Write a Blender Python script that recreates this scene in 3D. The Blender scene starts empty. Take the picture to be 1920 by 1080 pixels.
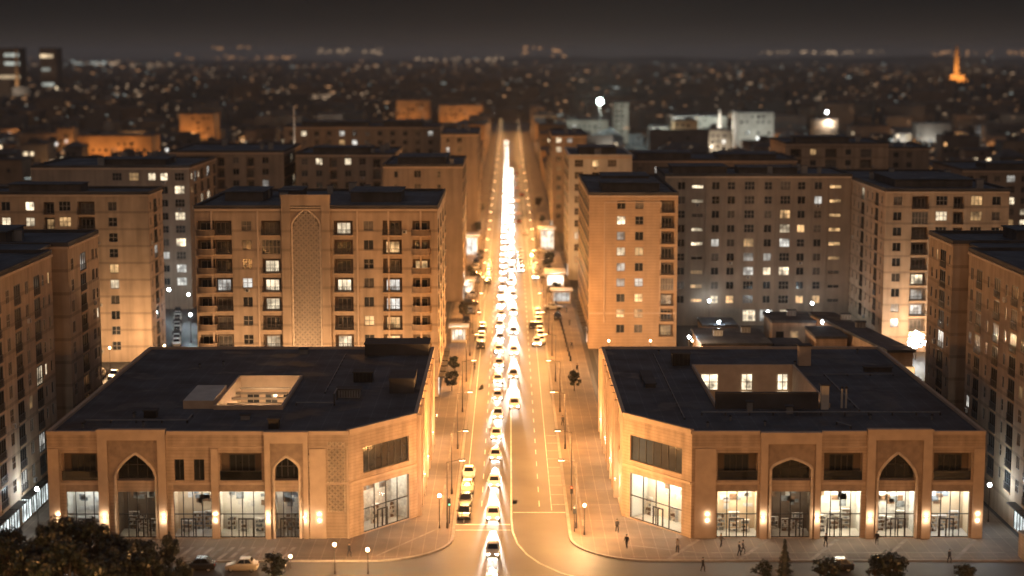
import bpy, math, random
from mathutils import Vector, Matrix
R = math.radians
HAZE = 0.76e-4
BLVD_FILL = 9500  # energy of the added, unseen boulevard lamps
rnd = random.Random(7)
SC = bpy.context.scene
COL = SC.collection

# ------------------------------------------------------------------ camera
H, F, VX, VY = 60.0, 3200.0, 955.0, 100.0
PIT = math.atan((540 - VY) / F)
YAW = math.atan((960 - VX) / F)
cam = bpy.data.cameras.new('camera')
cam.sensor_width = 36.0
cam.lens = 36.0 * F / 1920.0
cam.clip_start = 1.0
cam.clip_end = 40000.0
cam.dof.use_dof = True
cam.dof.focus_distance = 250.0
cam.dof.aperture_fstop = 0.06 / 0.85
co = bpy.data.objects.new('camera', cam)
co.location = (0, 0, H)
co.rotation_euler = (math.pi / 2 - PIT, 0, -YAW)
COL.objects.link(co)
SC.camera = co


def at(px, py, Y=None, z=0.0):
    """world point seen at photo pixel (px, py) on the plane y = Y, or at height z"""
    a = (px - 960) / F
    b = (540 - py) / F
    fy = math.cos(PIT) + b * math.sin(PIT)
    fz = -math.sin(PIT) + b * math.cos(PIT)
    x = a * math.cos(YAW) + fy * math.sin(YAW)
    y = fy * math.cos(YAW) - a * math.sin(YAW)
    t = (z - H) / fz if Y is None else Y / y
    return Vector((x * t, y * t, H + fz * t))


# ------------------------------------------------------------------ materials
def mat_base(name):
    m = bpy.data.materials.new(name)
    m.use_nodes = True
    nt = m.node_tree
    return m, nt, nt.nodes['Principled BSDF']


def pm(name, col, rough=0.8, var=0.18, scale=0.6, course=0.0, metal=0.0, bump=0.0, spec=0.4, streak=0.0, rand=0.0, seam=0.0, wet=0.0):
    """plain surface: noise variation, optional horizontal courses, weather streaks and per-object tint"""
    m, nt, b = mat_base(name)
    N, L = nt.nodes.new, nt.links.new
    b.inputs['Roughness'].default_value = rough
    b.inputs['Metallic'].default_value = metal
    b.inputs['Specular IOR Level'].default_value = spec
    tc = N('ShaderNodeTexCoord')
    no = N('ShaderNodeTexNoise')
    no.inputs['Scale'].default_value = scale
    no.inputs['Detail'].default_value = 5
    L(tc.outputs['Object'], no.inputs['Vector'])
    mr = N('ShaderNodeMapRange')
    mr.inputs['From Min'].default_value = 0.3
    mr.inputs['From Max'].default_value = 0.7
    mr.inputs['To Min'].default_value = 1 - var
    mr.inputs['To Max'].default_value = 1 + var
    L(no.outputs['Fac'], mr.inputs['Value'])
    fac = mr.outputs['Result']

    def mul(a, c):
        x = N('ShaderNodeMath')
        x.operation = 'MULTIPLY'
        L(a, x.inputs[0])
        L(c, x.inputs[1])
        return x.outputs[0]
    if course:
        sp = N('ShaderNodeSeparateXYZ')
        L(tc.outputs['Object'], sp.inputs[0])
        d = N('ShaderNodeMath'); d.operation = 'DIVIDE'; d.inputs[1].default_value = course
        L(sp.outputs['Z'], d.inputs[0])
        f = N('ShaderNodeMath'); f.operation = 'FRACT'
        L(d.outputs[0], f.inputs[0])
        g = N('ShaderNodeMath'); g.operation = 'GREATER_THAN'; g.inputs[1].default_value = 0.86
        L(f.outputs[0], g.inputs[0])
        k = N('ShaderNodeMapRange'); k.inputs['To Min'].default_value = 1.0; k.inputs['To Max'].default_value = 0.72
        L(g.outputs[0], k.inputs['Value'])
        fac = mul(fac, k.outputs['Result'])
    if streak:
        mp = N('ShaderNodeMapping')
        mp.inputs['Scale'].default_value = (0.7, 0.7, 0.05)
        L(tc.outputs['Object'], mp.inputs['Vector'])
        n2 = N('ShaderNodeTexNoise'); n2.inputs['Scale'].default_value = 1.3; n2.inputs['Detail'].default_value = 4
        L(mp.outputs[0], n2.inputs['Vector'])
        k = N('ShaderNodeMapRange')
        k.inputs['From Min'].default_value = 0.35; k.inputs['From Max'].default_value = 0.7
        k.inputs['To Min'].default_value = 1 + streak * 0.4; k.inputs['To Max'].default_value = 1 - streak
        L(n2.outputs['Fac'], k.inputs['Value'])
        fac = mul(fac, k.outputs['Result'])
    if rand:
        oi = N('ShaderNodeObjectInfo')
        k = N('ShaderNodeMapRange'); k.inputs['To Min'].default_value = 1 - rand; k.inputs['To Max'].default_value = 1 + rand
        L(oi.outputs['Random'], k.inputs['Value'])
        fac = mul(fac, k.outputs['Result'])
    if seam:
        # lapped sheets: pale joint lines both ways
        sp2 = N('ShaderNodeSeparateXYZ')
        L(tc.outputs['Object'], sp2.inputs[0])
        for ax, st, th in (('X', seam, .955), ('Y', seam * 5.3, .988)):
            d = N('ShaderNodeMath'); d.operation = 'DIVIDE'; d.inputs[1].default_value = st
            L(sp2.outputs[ax], d.inputs[0])
            f = N('ShaderNodeMath'); f.operation = 'FRACT'
            L(d.outputs[0], f.inputs[0])
            g = N('ShaderNodeMath'); g.operation = 'GREATER_THAN'; g.inputs[1].default_value = th
            L(f.outputs[0], g.inputs[0])
            k = N('ShaderNodeMapRange'); k.inputs['To Min'].default_value = 1.0; k.inputs['To Max'].default_value = 1.7
            L(g.outputs[0], k.inputs['Value'])
            fac = mul(fac, k.outputs['Result'])
    if wet:
        n4 = N('ShaderNodeTexNoise'); n4.inputs['Scale'].default_value = wet; n4.inputs['Detail'].default_value = 3
        L(tc.outputs['Object'], n4.inputs['Vector'])
        k = N('ShaderNodeMapRange')
        k.inputs['From Min'].default_value = 0.52; k.inputs['From Max'].default_value = 0.62
        k.inputs['To Min'].default_value = rough; k.inputs['To Max'].default_value = .42
        L(n4.outputs['Fac'], k.inputs['Value'])
        L(k.outputs['Result'], b.inputs['Roughness'])
        k2 = N('ShaderNodeMapRange')
        k2.inputs['From Min'].default_value = 0.5; k2.inputs['From Max'].default_value = 0.64
        k2.inputs['To Min'].default_value = 1.25; k2.inputs['To Max'].default_value = .55
        L(n4.outputs['Fac'], k2.inputs['Value'])
        fac = mul(fac, k2.outputs['Result'])
    vm = N('ShaderNodeVectorMath'); vm.operation = 'SCALE'
    vm.inputs[0].default_value = col[:3]
    L(fac, vm.inputs['Scale'])
    L(vm.outputs['Vector'], b.inputs['Base Color'])
    if bump:
        bp = N('ShaderNodeBump'); bp.inputs['Strength'].default_value = bump; bp.inputs['Distance'].default_value = 0.05
        n3 = N('ShaderNodeTexNoise'); n3.inputs['Scale'].default_value = scale * 9; n3.inputs['Detail'].default_value = 4
        L(tc.outputs['Object'], n3.inputs['Vector'])
        L(n3.outputs['Fac'], bp.inputs['Height'])
        L(bp.outputs[0], b.inputs['Normal'])
    return m


def em(name, col, strength, sample=True, vary=0.0, vscale=1.5):
    """something that gives off light; vary makes a lit room uneven (curtains, furniture)"""
    m, nt, b = mat_base(name)
    N, L = nt.nodes.new, nt.links.new
    b.inputs['Base Color'].default_value = (0.1, 0.1, 0.1, 1)
    b.inputs['Emission Color'].default_value = (*col, 1)
    b.inputs['Emission Strength'].default_value = strength
    if vary:
        tc = N('ShaderNodeTexCoord'); oi = N('ShaderNodeObjectInfo')
        ad = N('ShaderNodeVectorMath'); ad.operation = 'ADD'
        sc = N('ShaderNodeVectorMath'); sc.operation = 'SCALE'; sc.inputs[0].default_value = (37, 91, 53)
        L(oi.outputs['Random'], sc.inputs['Scale'])
        L(tc.outputs['Object'], ad.inputs[0]); L(sc.outputs['Vector'], ad.inputs[1])
        no = N('ShaderNodeTexNoise'); no.inputs['Scale'].default_value = vscale; no.inputs['Detail'].default_value = 3
        L(ad.outputs['Vector'], no.inputs['Vector'])
        mr = N('ShaderNodeMapRange')
        mr.inputs['From Min'].default_value = 0.35; mr.inputs['From Max'].default_value = 0.65
        mr.inputs['To Min'].default_value = strength * (1 - vary); mr.inputs['To Max'].default_value = strength * (1 + vary)
        L(no.outputs['Fac'], mr.inputs['Value'])
        rk = N('ShaderNodeMapRange'); rk.inputs['To Min'].default_value = .3; rk.inputs['To Max'].default_value = 1.35
        L(oi.outputs['Random'], rk.inputs['Value'])
        mm = N('ShaderNodeMath'); mm.operation = 'MULTIPLY'
        L(mr.outputs['Result'], mm.inputs[0]); L(rk.outputs['Result'], mm.inputs[1])
        L(mm.outputs[0], b.inputs['Emission Strength'])
    if not sample:
        m.cycles.emission_sampling = 'NONE'
    return m


def glass_mat(name, tint, fac=0.12):
    m, nt, b = mat_base(name)
    N, L = nt.nodes.new, nt.links.new
    tr = N('ShaderNodeBsdfTransparent'); tr.inputs['Color'].default_value = (*tint, 1)
    gl = N('ShaderNodeBsdfGlossy'); gl.inputs['Roughness'].default_value = 0.08
    mx = N('ShaderNodeMixShader'); mx.inputs[0].default_value = fac
    L(tr.outputs[0], mx.inputs[1]); L(gl.outputs[0], mx.inputs[2])
    L(mx.outputs[0], nt.nodes['Material Output'].inputs['Surface'])
    return m


M = {}
M['brick'] = pm('tan_brick', (0.40, 0.295, 0.21), 0.85, 0.16, 0.7, course=0.42, streak=0.28, bump=0.25)
M['brick2'] = pm('tan_brick_trim', (0.46, 0.345, 0.25), 0.8, 0.10, 0.8, bump=0.1)
M['stucco'] = pm('tan_render', (0.37, 0.275, 0.195), 0.9, 0.14, 0.35, course=3.3, streak=0.24)
M['stucco_lines'] = pm('tan_render_grooved', (0.40, 0.275, 0.175), 0.9, 0.12, 0.35, course=0.62, streak=0.10)
M['stucco_grey'] = pm('grey_brown_render', (0.24, 0.188, 0.145), 0.9, 0.12, 0.3, streak=0.2)
M['stucco_cold'] = pm('pale_render', (0.42, 0.40, 0.36), 0.9, 0.1, 0.3, streak=0.15)
M['lattice'] = pm('carved_panel', (0.30, 0.22, 0.16), 0.85, 0.2, 1.2)
M['tracery'] = pm('tracery_stone', (0.56, 0.45, 0.34), 0.8, 0.2, 1.5)
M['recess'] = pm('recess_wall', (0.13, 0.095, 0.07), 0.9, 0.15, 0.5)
M['roof'] = pm('bitumen_roof', (0.046, 0.052, 0.062), 0.75, 0.45, 0.22, bump=0.3, spec=0.3, seam=1.9, wet=.13)
M['roof2'] = pm('old_roof', (0.05, 0.048, 0.05), 0.85, 0.4, 0.25)
M['pent'] = pm('penthouse_wall', (0.085, 0.075, 0.068), 0.9, 0.25, 0.4, streak=.2)
M['plant_metal'] = pm('roof_plant_metal', (0.22, 0.22, 0.22), 0.5, 0.2, 1.0, metal=0.4)
M['ac'] = pm('air_conditioner_case', (0.38, 0.36, 0.33), 0.5, 0.15, 1.5, rand=.3)
M['dark_metal'] = pm('dark_metal', (0.02, 0.02, 0.022), 0.4, 0.2, 2.0, metal=0.3)
M['pole'] = pm('pole_paint', (0.06, 0.05, 0.045), 0.5, 0.2, 2.0, metal=0.2)
M['frame'] = pm('window_frame', (0.26, 0.22, 0.18), 0.6, 0.1, 2.0)
M['frame_dark'] = pm('shopfront_frame', (0.03, 0.028, 0.026), 0.45, 0.1, 2.0)
M['slab'] = pm('balcony_slab', (0.42, 0.29, 0.185), 0.85, 0.1, 1.0)
M['railpanel'] = pm('balcony_panel', (0.20, 0.14, 0.095), 0.8, 0.25, 1.2, rand=.3)
M['rail'] = pm('balcony_rail', (0.05, 0.045, 0.042), 0.5, 0.2, 2.0)
M['asphalt'] = pm('asphalt', (0.072, 0.064, 0.057), 0.6, 0.35, 0.10, bump=0.25, spec=0.35)
M['asphalt_dark'] = pm('asphalt_side_street', (0.06, 0.06, 0.06), 0.6, 0.3, 0.1, bump=0.2)
M['ground'] = pm('city_ground', (0.035, 0.033, 0.032), 0.95, 0.4, 0.02)
M['paving'] = pm('paving', (0.15, 0.112, 0.082), 0.75, 0.3, 0.22, bump=0.3, seam=1.5)
M['paving2'] = pm('paving_band', (0.11, 0.088, 0.07), 0.7, 0.25, 0.4)
M['band_stone'] = pm('paving_band_stone', (0.22, 0.18, 0.145), 0.75, 0.45, 0.5)
M['kerb'] = pm('kerb_stone', (0.30, 0.26, 0.22), 0.8, 0.2, 1.0)
M['paint'] = pm('road_paint', (0.55, 0.52, 0.46), 0.6, 0.3, 0.8)
M['glass'] = pm('dark_window', (0.018, 0.022, 0.026), 0.12, 0.3, 0.8, spec=0.6, rand=0.5)
M['glass2'] = pm('curtained_window', (0.10, 0.09, 0.08), 0.25, 0.4, 1.2, spec=0.5, rand=0.5)
M['lit'] = em('lit_room_white', (1.0, 0.82, 0.56), 1.25, False, 0.8, .55)
M['litw'] = em('lit_room_warm', (1.0, 0.60, 0.26), .75, False, 0.8, .55)
M['litc'] = em('lit_room_cool', (0.95, 0.92, 0.84), .6, False, 0.8, .55)
M['lens'] = em('lamp_lens', (1.0, 0.70, 0.38), 16, False)
M['lensw'] = em('white_lamp_lens', (0.86, 0.95, 1.0), 60, False)
M['flood'] = em('flood_lamp_lens', (.76, 1.0, 0.92), 26, False)
M['ceil'] = em('shop_ceiling_light', (1.0, 0.88, 0.68), 75.0)
M['ceilc'] = em('shop_ceiling_light_cool', (0.92, 0.96, 0.94), 48.0)
M['shopwall'] = pm('shop_wall', (0.70, 0.66, 0.58), 0.8, 0.12, 0.4)
M['shopwall2'] = pm('shop_wall_warm', (0.62, 0.46, 0.30), 0.8, 0.15, 0.4)
M['shopfloor'] = pm('shop_floor', (0.4, 0.36, 0.31), 0.4, 0.15, 0.6)
M['goods1'] = pm('goods_brown', (0.16, 0.09, 0.05), 0.7, 0.5, 2.0)
M['goods2'] = pm('goods_grey', (0.20, 0.22, 0.24), 0.7, 0.5, 2.0)
M['goods3'] = pm('goods_white', (0.6, 0.58, 0.55), 0.7, 0.3, 2.0)
M['shopglass'] = glass_mat('shop_glass', (0.93, 0.95, 0.95), 0.10)
M['railglass'] = glass_mat('railing_glass', (0.30, 0.36, 0.40), 0.15)
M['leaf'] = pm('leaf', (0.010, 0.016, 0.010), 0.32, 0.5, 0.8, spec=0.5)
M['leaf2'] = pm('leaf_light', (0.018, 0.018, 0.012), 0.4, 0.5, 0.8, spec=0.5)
M['bark'] = pm('bark', (0.06, 0.045, 0.035), 0.9, 0.3, 2.0)
M['white'] = pm('white_car_paint', (0.72, 0.70, 0.66), 0.3, 0.04, 1.0, spec=0.5)
M['silver'] = pm('silver_car_paint', (0.45, 0.44, 0.42), 0.3, 0.04, 1.0, metal=0.4)
M['black'] = pm('black_car_paint', (0.018, 0.018, 0.02), 0.25, 0.1, 1.0, spec=0.5)
M['beige'] = pm('beige_car_paint', (0.50, 0.42, 0.30), 0.3, 0.05, 1.0)
M['blue'] = pm('dark_blue_car_paint', (0.03, 0.04, 0.08), 0.3, 0.1, 1.0)
M['tyre'] = pm('tyre', (0.015, 0.015, 0.015), 0.9, 0.2, 2.0)
M['carglass'] = pm('car_glass', (0.012, 0.014, 0.016), 0.08, 0.1, 1.0, spec=0.6)
M['head'] = em('headlight_on', (1.0, 0.93, 0.80), 90, False)
M['headoff'] = pm('headlight_off', (0.5, 0.5, 0.48), 0.15, 0.1, 1.0)
M['tail'] = em('taillight_on', (1.0, 0.08, 0.02), 3.0, False)
M['tailoff'] = pm('taillight_off', (0.25, 0.02, 0.015), 0.25, 0.1, 1.0)
M['redlens'] = em('signal_red', (1.0, 0.10, 0.03), 6, False)
M['greenlens'] = em('signal_green', (0.1, 1.0, 0.5), 4, False)
M['offlens'] = pm('signal_off', (0.02, 0.02, 0.02), 0.3, 0.1, 1.0)
M['canopy'] = pm('canopy_white', (0.46, 0.43, 0.38), 0.6, 0.12, 0.6)
M['shopfront_lit'] = em('shopfront_light', (1.0, 0.92, 0.76), 1.9, True, 0.6, 0.6)
M['shopfront_cool'] = em('shopfront_light_cool', (0.85, 0.95, 0.94), 1.1, True, 0.6, 0.6)
M['skin'] = pm('skin', (0.42, 0.27, 0.19), 0.6, 0.05, 2.0)
M['cloth_dark'] = pm('dark_clothes', (0.02, 0.02, 0.025), 0.9, 0.2, 3.0)
M['cloth_mid'] = pm('grey_clothes', (0.10, 0.09, 0.09), 0.9, 0.2, 3.0)
M['cloth_light'] = pm('light_clothes', (0.45, 0.40, 0.36), 0.9, 0.2, 3.0)
M['hair'] = pm('hair', (0.015, 0.012, 0.01), 0.7, 0.2, 3.0)
for k, c in dict(cityA=(0.13, 0.10, 0.08), cityB=(0.10, 0.09, 0.085), cityC=(0.17, 0.12, 0.08), cityD=(0.075, 0.075, 0.08), cityE=(0.30, 0.27, 0.23), cityF=(0.36, 0.22, 0.11)).items():
    M[k] = pm('city_wall_' + k[-1].lower(), c, 0.9, 0.25, 0.15, rand=0.3)


# ------------------------------------------------------------------ mesh helpers
ROOT = {}


class MB:
    def __init__(s):
        s.v, s.f, s.m = [], [], []

    def poly(s, pts, m=0):
        b = len(s.v)
        s.v += [tuple(p) for p in pts]
        s.f.append(list(range(b, b + len(pts))))
        s.m.append(m)

    def box(s, x0, x1, y0, y1, z0, z1, m=0, skip=''):
        b = len(s.v)
        s.v += [(x0, y0, z0), (x1, y0, z0), (x1, y1, z0), (x0, y1, z0), (x0, y0, z1), (x1, y0, z1), (x1, y1, z1), (x0, y1, z1)]
        for k, q in dict(b=(3, 2, 1, 0), t=(4, 5, 6, 7), s=(0, 1, 5, 4), e=(1, 2, 6, 5), n=(2, 3, 7, 6), w=(3, 0, 4, 7)).items():
            if k not in skip:
                s.f.append([b + i for i in q]); s.m.append(m)

    def obox(s, P, u, a0, a1, d0, d1, z0, z1, m=0):
        """box along wall direction u: a along the wall, d outward from it"""
        n = (u[1], -u[0])
        pts = []
        for z in (z0, z1):
            for a, d in ((a0, d1), (a1, d1), (a1, d0), (a0, d0)):
                pts.append((P[0] + u[0] * a + n[0] * d, P[1] + u[1] * a + n[1] * d, z))
        b = len(s.v)
        s.v += pts
        for q in ((3, 2, 1, 0), (4, 5, 6, 7), (0, 1, 5, 4), (1, 2, 6, 5), (2, 3, 7, 6), (3, 0, 4, 7)):
            s.f.append([b + i for i in q]); s.m.append(m)

    def prism(s, pts, z0, z1, m=0, mt=None):
        n = len(pts)
        b = len(s.v)
        s.v += [(x, y, z0) for x, y in pts] + [(x, y, z1) for x, y in pts]
        s.f.append([b + n + i for i in range(n)]); s.m.append(m if mt is None else mt)
        s.f.append([b + n - 1 - i for i in range(n)]); s.m.append(m)
        for i in range(n):
            j = (i + 1) % n
            s.f.append([b + i, b + j, b + n + j, b + n + i]); s.m.append(m)

    def tube(s, p0, p1, r0, r1=None, n=8, m=0, cap=True):
        r1 = r0 if r1 is None else r1
        p0, p1 = Vector(p0), Vector(p1)
        d = (p1 - p0).normalized()
        a = d.orthogonal().normalized()
        c = d.cross(a)
        b = len(s.v)
        for p, r in ((p0, r0), (p1, r1)):
            for i in range(n):
                t = 2 * math.pi * i / n
                s.v.append(tuple(p + a * (r * math.cos(t)) + c * (r * math.sin(t))))
        for i in range(n):
            j = (i + 1) % n
            s.f.append([b + i, b + j, b + n + j, b + n + i]); s.m.append(m)
        if cap:
            s.f.append([b + n + i for i in range(n)]); s.m.append(m)
            s.f.append([b + n - 1 - i for i in range(n)]); s.m.append(m)

    def add_mesh(s, me, mw, matmap):
        b = len(s.v)
        s.v += [tuple(mw @ v.co) for v in me.vertices]
        for p in me.polygons:
            s.f.append([b + i for i in p.vertices])
            s.m.append(matmap[me.materials[p.material_index].name])

    def mesh(s, name, mats, off=(0, 0, 0), smooth=False):
        me = bpy.data.meshes.new(name)
        ox, oy, oz = off
        me.from_pydata([(x - ox, y - oy, z - oz) for x, y, z in s.v], [], s.f)
        for m in mats:
            me.materials.append(m)
        me.polygons.foreach_set('material_index', s.m)
        if smooth:
            me.polygons.foreach_set('use_smooth', [True] * len(s.f))
        me.update()
        return me

    def build(s, name, mats, parent=None, smooth=False, off=None):
        if not isinstance(mats, (list, tuple)):
            mats = [mats]
        o = ROOT.get(parent.name, Vector((0, 0, 0))) if parent is not None else Vector(off or (0, 0, 0))
        return link(name, s.mesh(name, mats, o, smooth), parent, o)


def link(name, me, parent=None, world=(0, 0, 0), rz=0.0):
    o = bpy.data.objects.new(name, me)
    COL.objects.link(o)
    w = Vector(world)
    if parent is not None:
        o.parent = parent
        o.location = w - ROOT[parent.name]
    else:
        o.location = w
    o.rotation_euler[2] = rz
    ROOT[o.name] = w
    return o


def tag(o, label=None, cat=None, group=None, kind=None):
    for k, v in (('label', label), ('category', cat), ('group', group), ('kind', kind)):
        if v:
            o[k] = v
    return o


def thing(name, label, cat, loc=(0, 0, 0), group=None, rz=0.0):
    return tag(link(name, None, None, loc, rz), label, cat, group)


KIDS = {}


def copy_tree(o, kids, parent=None):
    c = o.copy()
    COL.objects.link(c)
    if parent is not None:
        c.parent = parent
    for ch in kids.get(o.name, ()):
        copy_tree(ch, kids, c)
    return c


def kidmap():
    k = {}
    for o in SC.objects:
        if o.parent:
            k.setdefault(o.parent.name, []).append(o)
    return k


def point(parent, world, energy, col, size=0.25, name='bulb', spot=None, aim=None):
    l = bpy.data.lights.new(name, 'SPOT' if spot else 'POINT')
    l.energy = energy
    l.color = col
    l.shadow_soft_size = size
    if spot:
        l.spot_size = R(spot); l.spot_blend = 0.6
    o = bpy.data.objects.new(name, l)
    COL.objects.link(o)
    if parent is not None:
        o.parent = parent
        o.location = Vector(world) - ROOT[parent.name]
    else:
        o.location = world
    if aim is not None:
        o.rotation_euler = Vector(aim).to_track_quat('-Z', 'Y').to_euler()
    return o


# ------------------------------------------------------------------ facade with real openings
def facade(mb, P, u, W, z0, z1, ops, mat=0, rmat=0):
    us = sorted({0.0, W} | {round(o['u0'], 3) for o in ops} | {round(o['u1'], 3) for o in ops})
    zs = sorted({z0, z1} | {round(o['z0'], 3) for o in ops} | {round(o['z1'], 3) for o in ops})
    us = [a for a in us if -1e-6 <= a <= W + 1e-6]
    zs = [a for a in zs if z0 - 1e-6 <= a <= z1 + 1e-6]
    n = (u[1], -u[0])

    def p(a, d, z):
        return (P[0] + u[0] * a - n[0] * d, P[1] + u[1] * a - n[1] * d, z)
    for j in range(len(zs) - 1):
        zc = (zs[j] + zs[j + 1]) / 2
        row = [o for o in ops if o['z0'] < zc < o['z1']]
        start = None
        for i in range(len(us) - 1):
            uc = (us[i] + us[i + 1]) / 2
            hole = any(o['u0'] < uc < o['u1'] for o in row)
            if not hole and start is None:
                start = us[i]
            if start is not None and (hole or i == len(us) - 2):
                e = us[i] if hole else us[i + 1]
                mb.poly([p(start, 0, zs[j]), p(e, 0, zs[j]), p(e, 0, zs[j + 1]), p(start, 0, zs[j + 1])], mat)
                start = None
    for o in ops:
        a, b, c, d, dp = o['u0'], o['u1'], o['z0'], o['z1'], o['d']
        mb.poly([p(a, 0, c), p(a, 0, d), p(a, dp, d), p(a, dp, c)], rmat)
        mb.poly([p(b, 0, d), p(b, 0, c), p(b, dp, c), p(b, dp, d)], rmat)
        mb.poly([p(a, 0, d), p(b, 0, d), p(b, dp, d), p(a, dp, d)], rmat)
        mb.poly([p(b, 0, c), p(a, 0, c), p(a, dp, c), p(b, dp, c)], rmat)
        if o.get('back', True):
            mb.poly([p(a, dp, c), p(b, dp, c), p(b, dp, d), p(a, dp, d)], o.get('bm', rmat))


_wm = {}


def win_mesh(w, h, nx, ny, pane, frame='frame', t=0.09):
    """window: pane with frame and bars; x along the wall, -y outward, z up from the sill"""
    k = (round(w, 2), round(h, 2), nx, ny, pane, frame)
    if k not in _wm:
        b = MB()
        b.poly([(-w / 2, -0.02, 0), (w / 2, -0.02, 0), (w / 2, -0.02, h), (-w / 2, -0.02, h)], 1)
        for x0, x1, z0, z1 in ((-w / 2, -w / 2 + t, 0, h), (w / 2 - t, w / 2, 0, h), (-w / 2 + t, w / 2 - t, 0, t), (-w / 2 + t, w / 2 - t, h - t, h)):
            b.box(x0, x1, -0.10, -0.021, z0, z1, 0)
        for i in range(1, nx):
            x = -w / 2 + w * i / nx
            b.box(x - t / 2, x + t / 2, -0.09, -0.021, t, h - t, 0)
        for i in range(1, ny):
            z = h * i / ny
            b.box(-w / 2 + t, w / 2 - t, -0.085, -0.0212, z - t / 2, z + t / 2, 0)
        _wm[k] = b.mesh('window', [M[frame], M[pane]])
    return _wm[k]


_bm = {}


def balcony_mesh(w, proj, h=1.0):
    k = (round(w, 2), proj)
    if k not in _bm:
        b = MB()
        b.box(-w / 2 - 0.06, w / 2 + 0.06, -proj, -0.003, -0.22, 0.0, 0)
        b.box(-w / 2, w / 2, -proj + 0.04, -proj + 0.09, h - 0.07, h, 1)
        n = max(5, int(w / 0.28))
        for i in range(n + 1):
            x = -w / 2 + 0.03 + (w - 0.06) * i / n
            b.box(x - 0.035, x + 0.035, -proj + 0.045, -proj + 0.085, 0.0, h - 0.07, 1)
        for x in (-w / 2, w / 2 - 0.05):
            b.box(x, x + 0.05, -proj + 0.09, -0.003, h - 0.07, h, 1)
        _bm[k] = b.mesh('balcony', [M['slab'], M['rail']])
    return _bm[k]


def round_balcony_mesh(w, proj, h=1.0):
    k = ('r', round(w, 2), proj)
    if k not in _bm:
        b = MB()
        arc = [(-w / 2 + w * i / 12, -.003 - proj * math.sqrt(max(0, 1 - (2 * i / 12 - 1) ** 2)) ) for i in range(13)]
        b.prism(arc[::-1], -.24, 0, 0)
        for (x0, y0), (x1, y1) in zip(arc, arc[1:]):
            b.poly([(x0 * .97, y0 * .95 - .001, 0), (x1 * .97, y1 * .95 - .001, 0), (x1 * .97, y1 * .95 - .001, h), (x0 * .97, y0 * .95 - .001, h)], 1)
            b.tube((x0 * .97, y0 * .95, h), (x1 * .97, y1 * .95, h), .05, n=5, m=0)
        _bm[k] = b.mesh('balcony', [M['slab'], M['railpanel']])
    return _bm[k]


def put_many(name, parent, items, cap=96):
    """items: (mesh, world, rz). The first cap become parts of their own, the rest one part of kind stuff"""
    for me, w, rz in items[:cap]:
        link(name, me, parent, w, rz)
    if len(items) > cap:
        b = MB(); mats = []; mm = {}
        for me, w, rz in items[cap:]:
            for m in me.materials:
                if m.name not in mm:
                    mm[m.name] = len(mats); mats.append(m)
            b.add_mesh(me, Matrix.Translation(w) @ Matrix.Rotation(rz, 4, 'Z'), mm)
        tag(b.build(name, mats, parent), kind='stuff')


UDIR = {'S': (1, 0), 'E': (0, 1), 'W': (0, -1), 'N': (-1, 0)}


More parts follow.
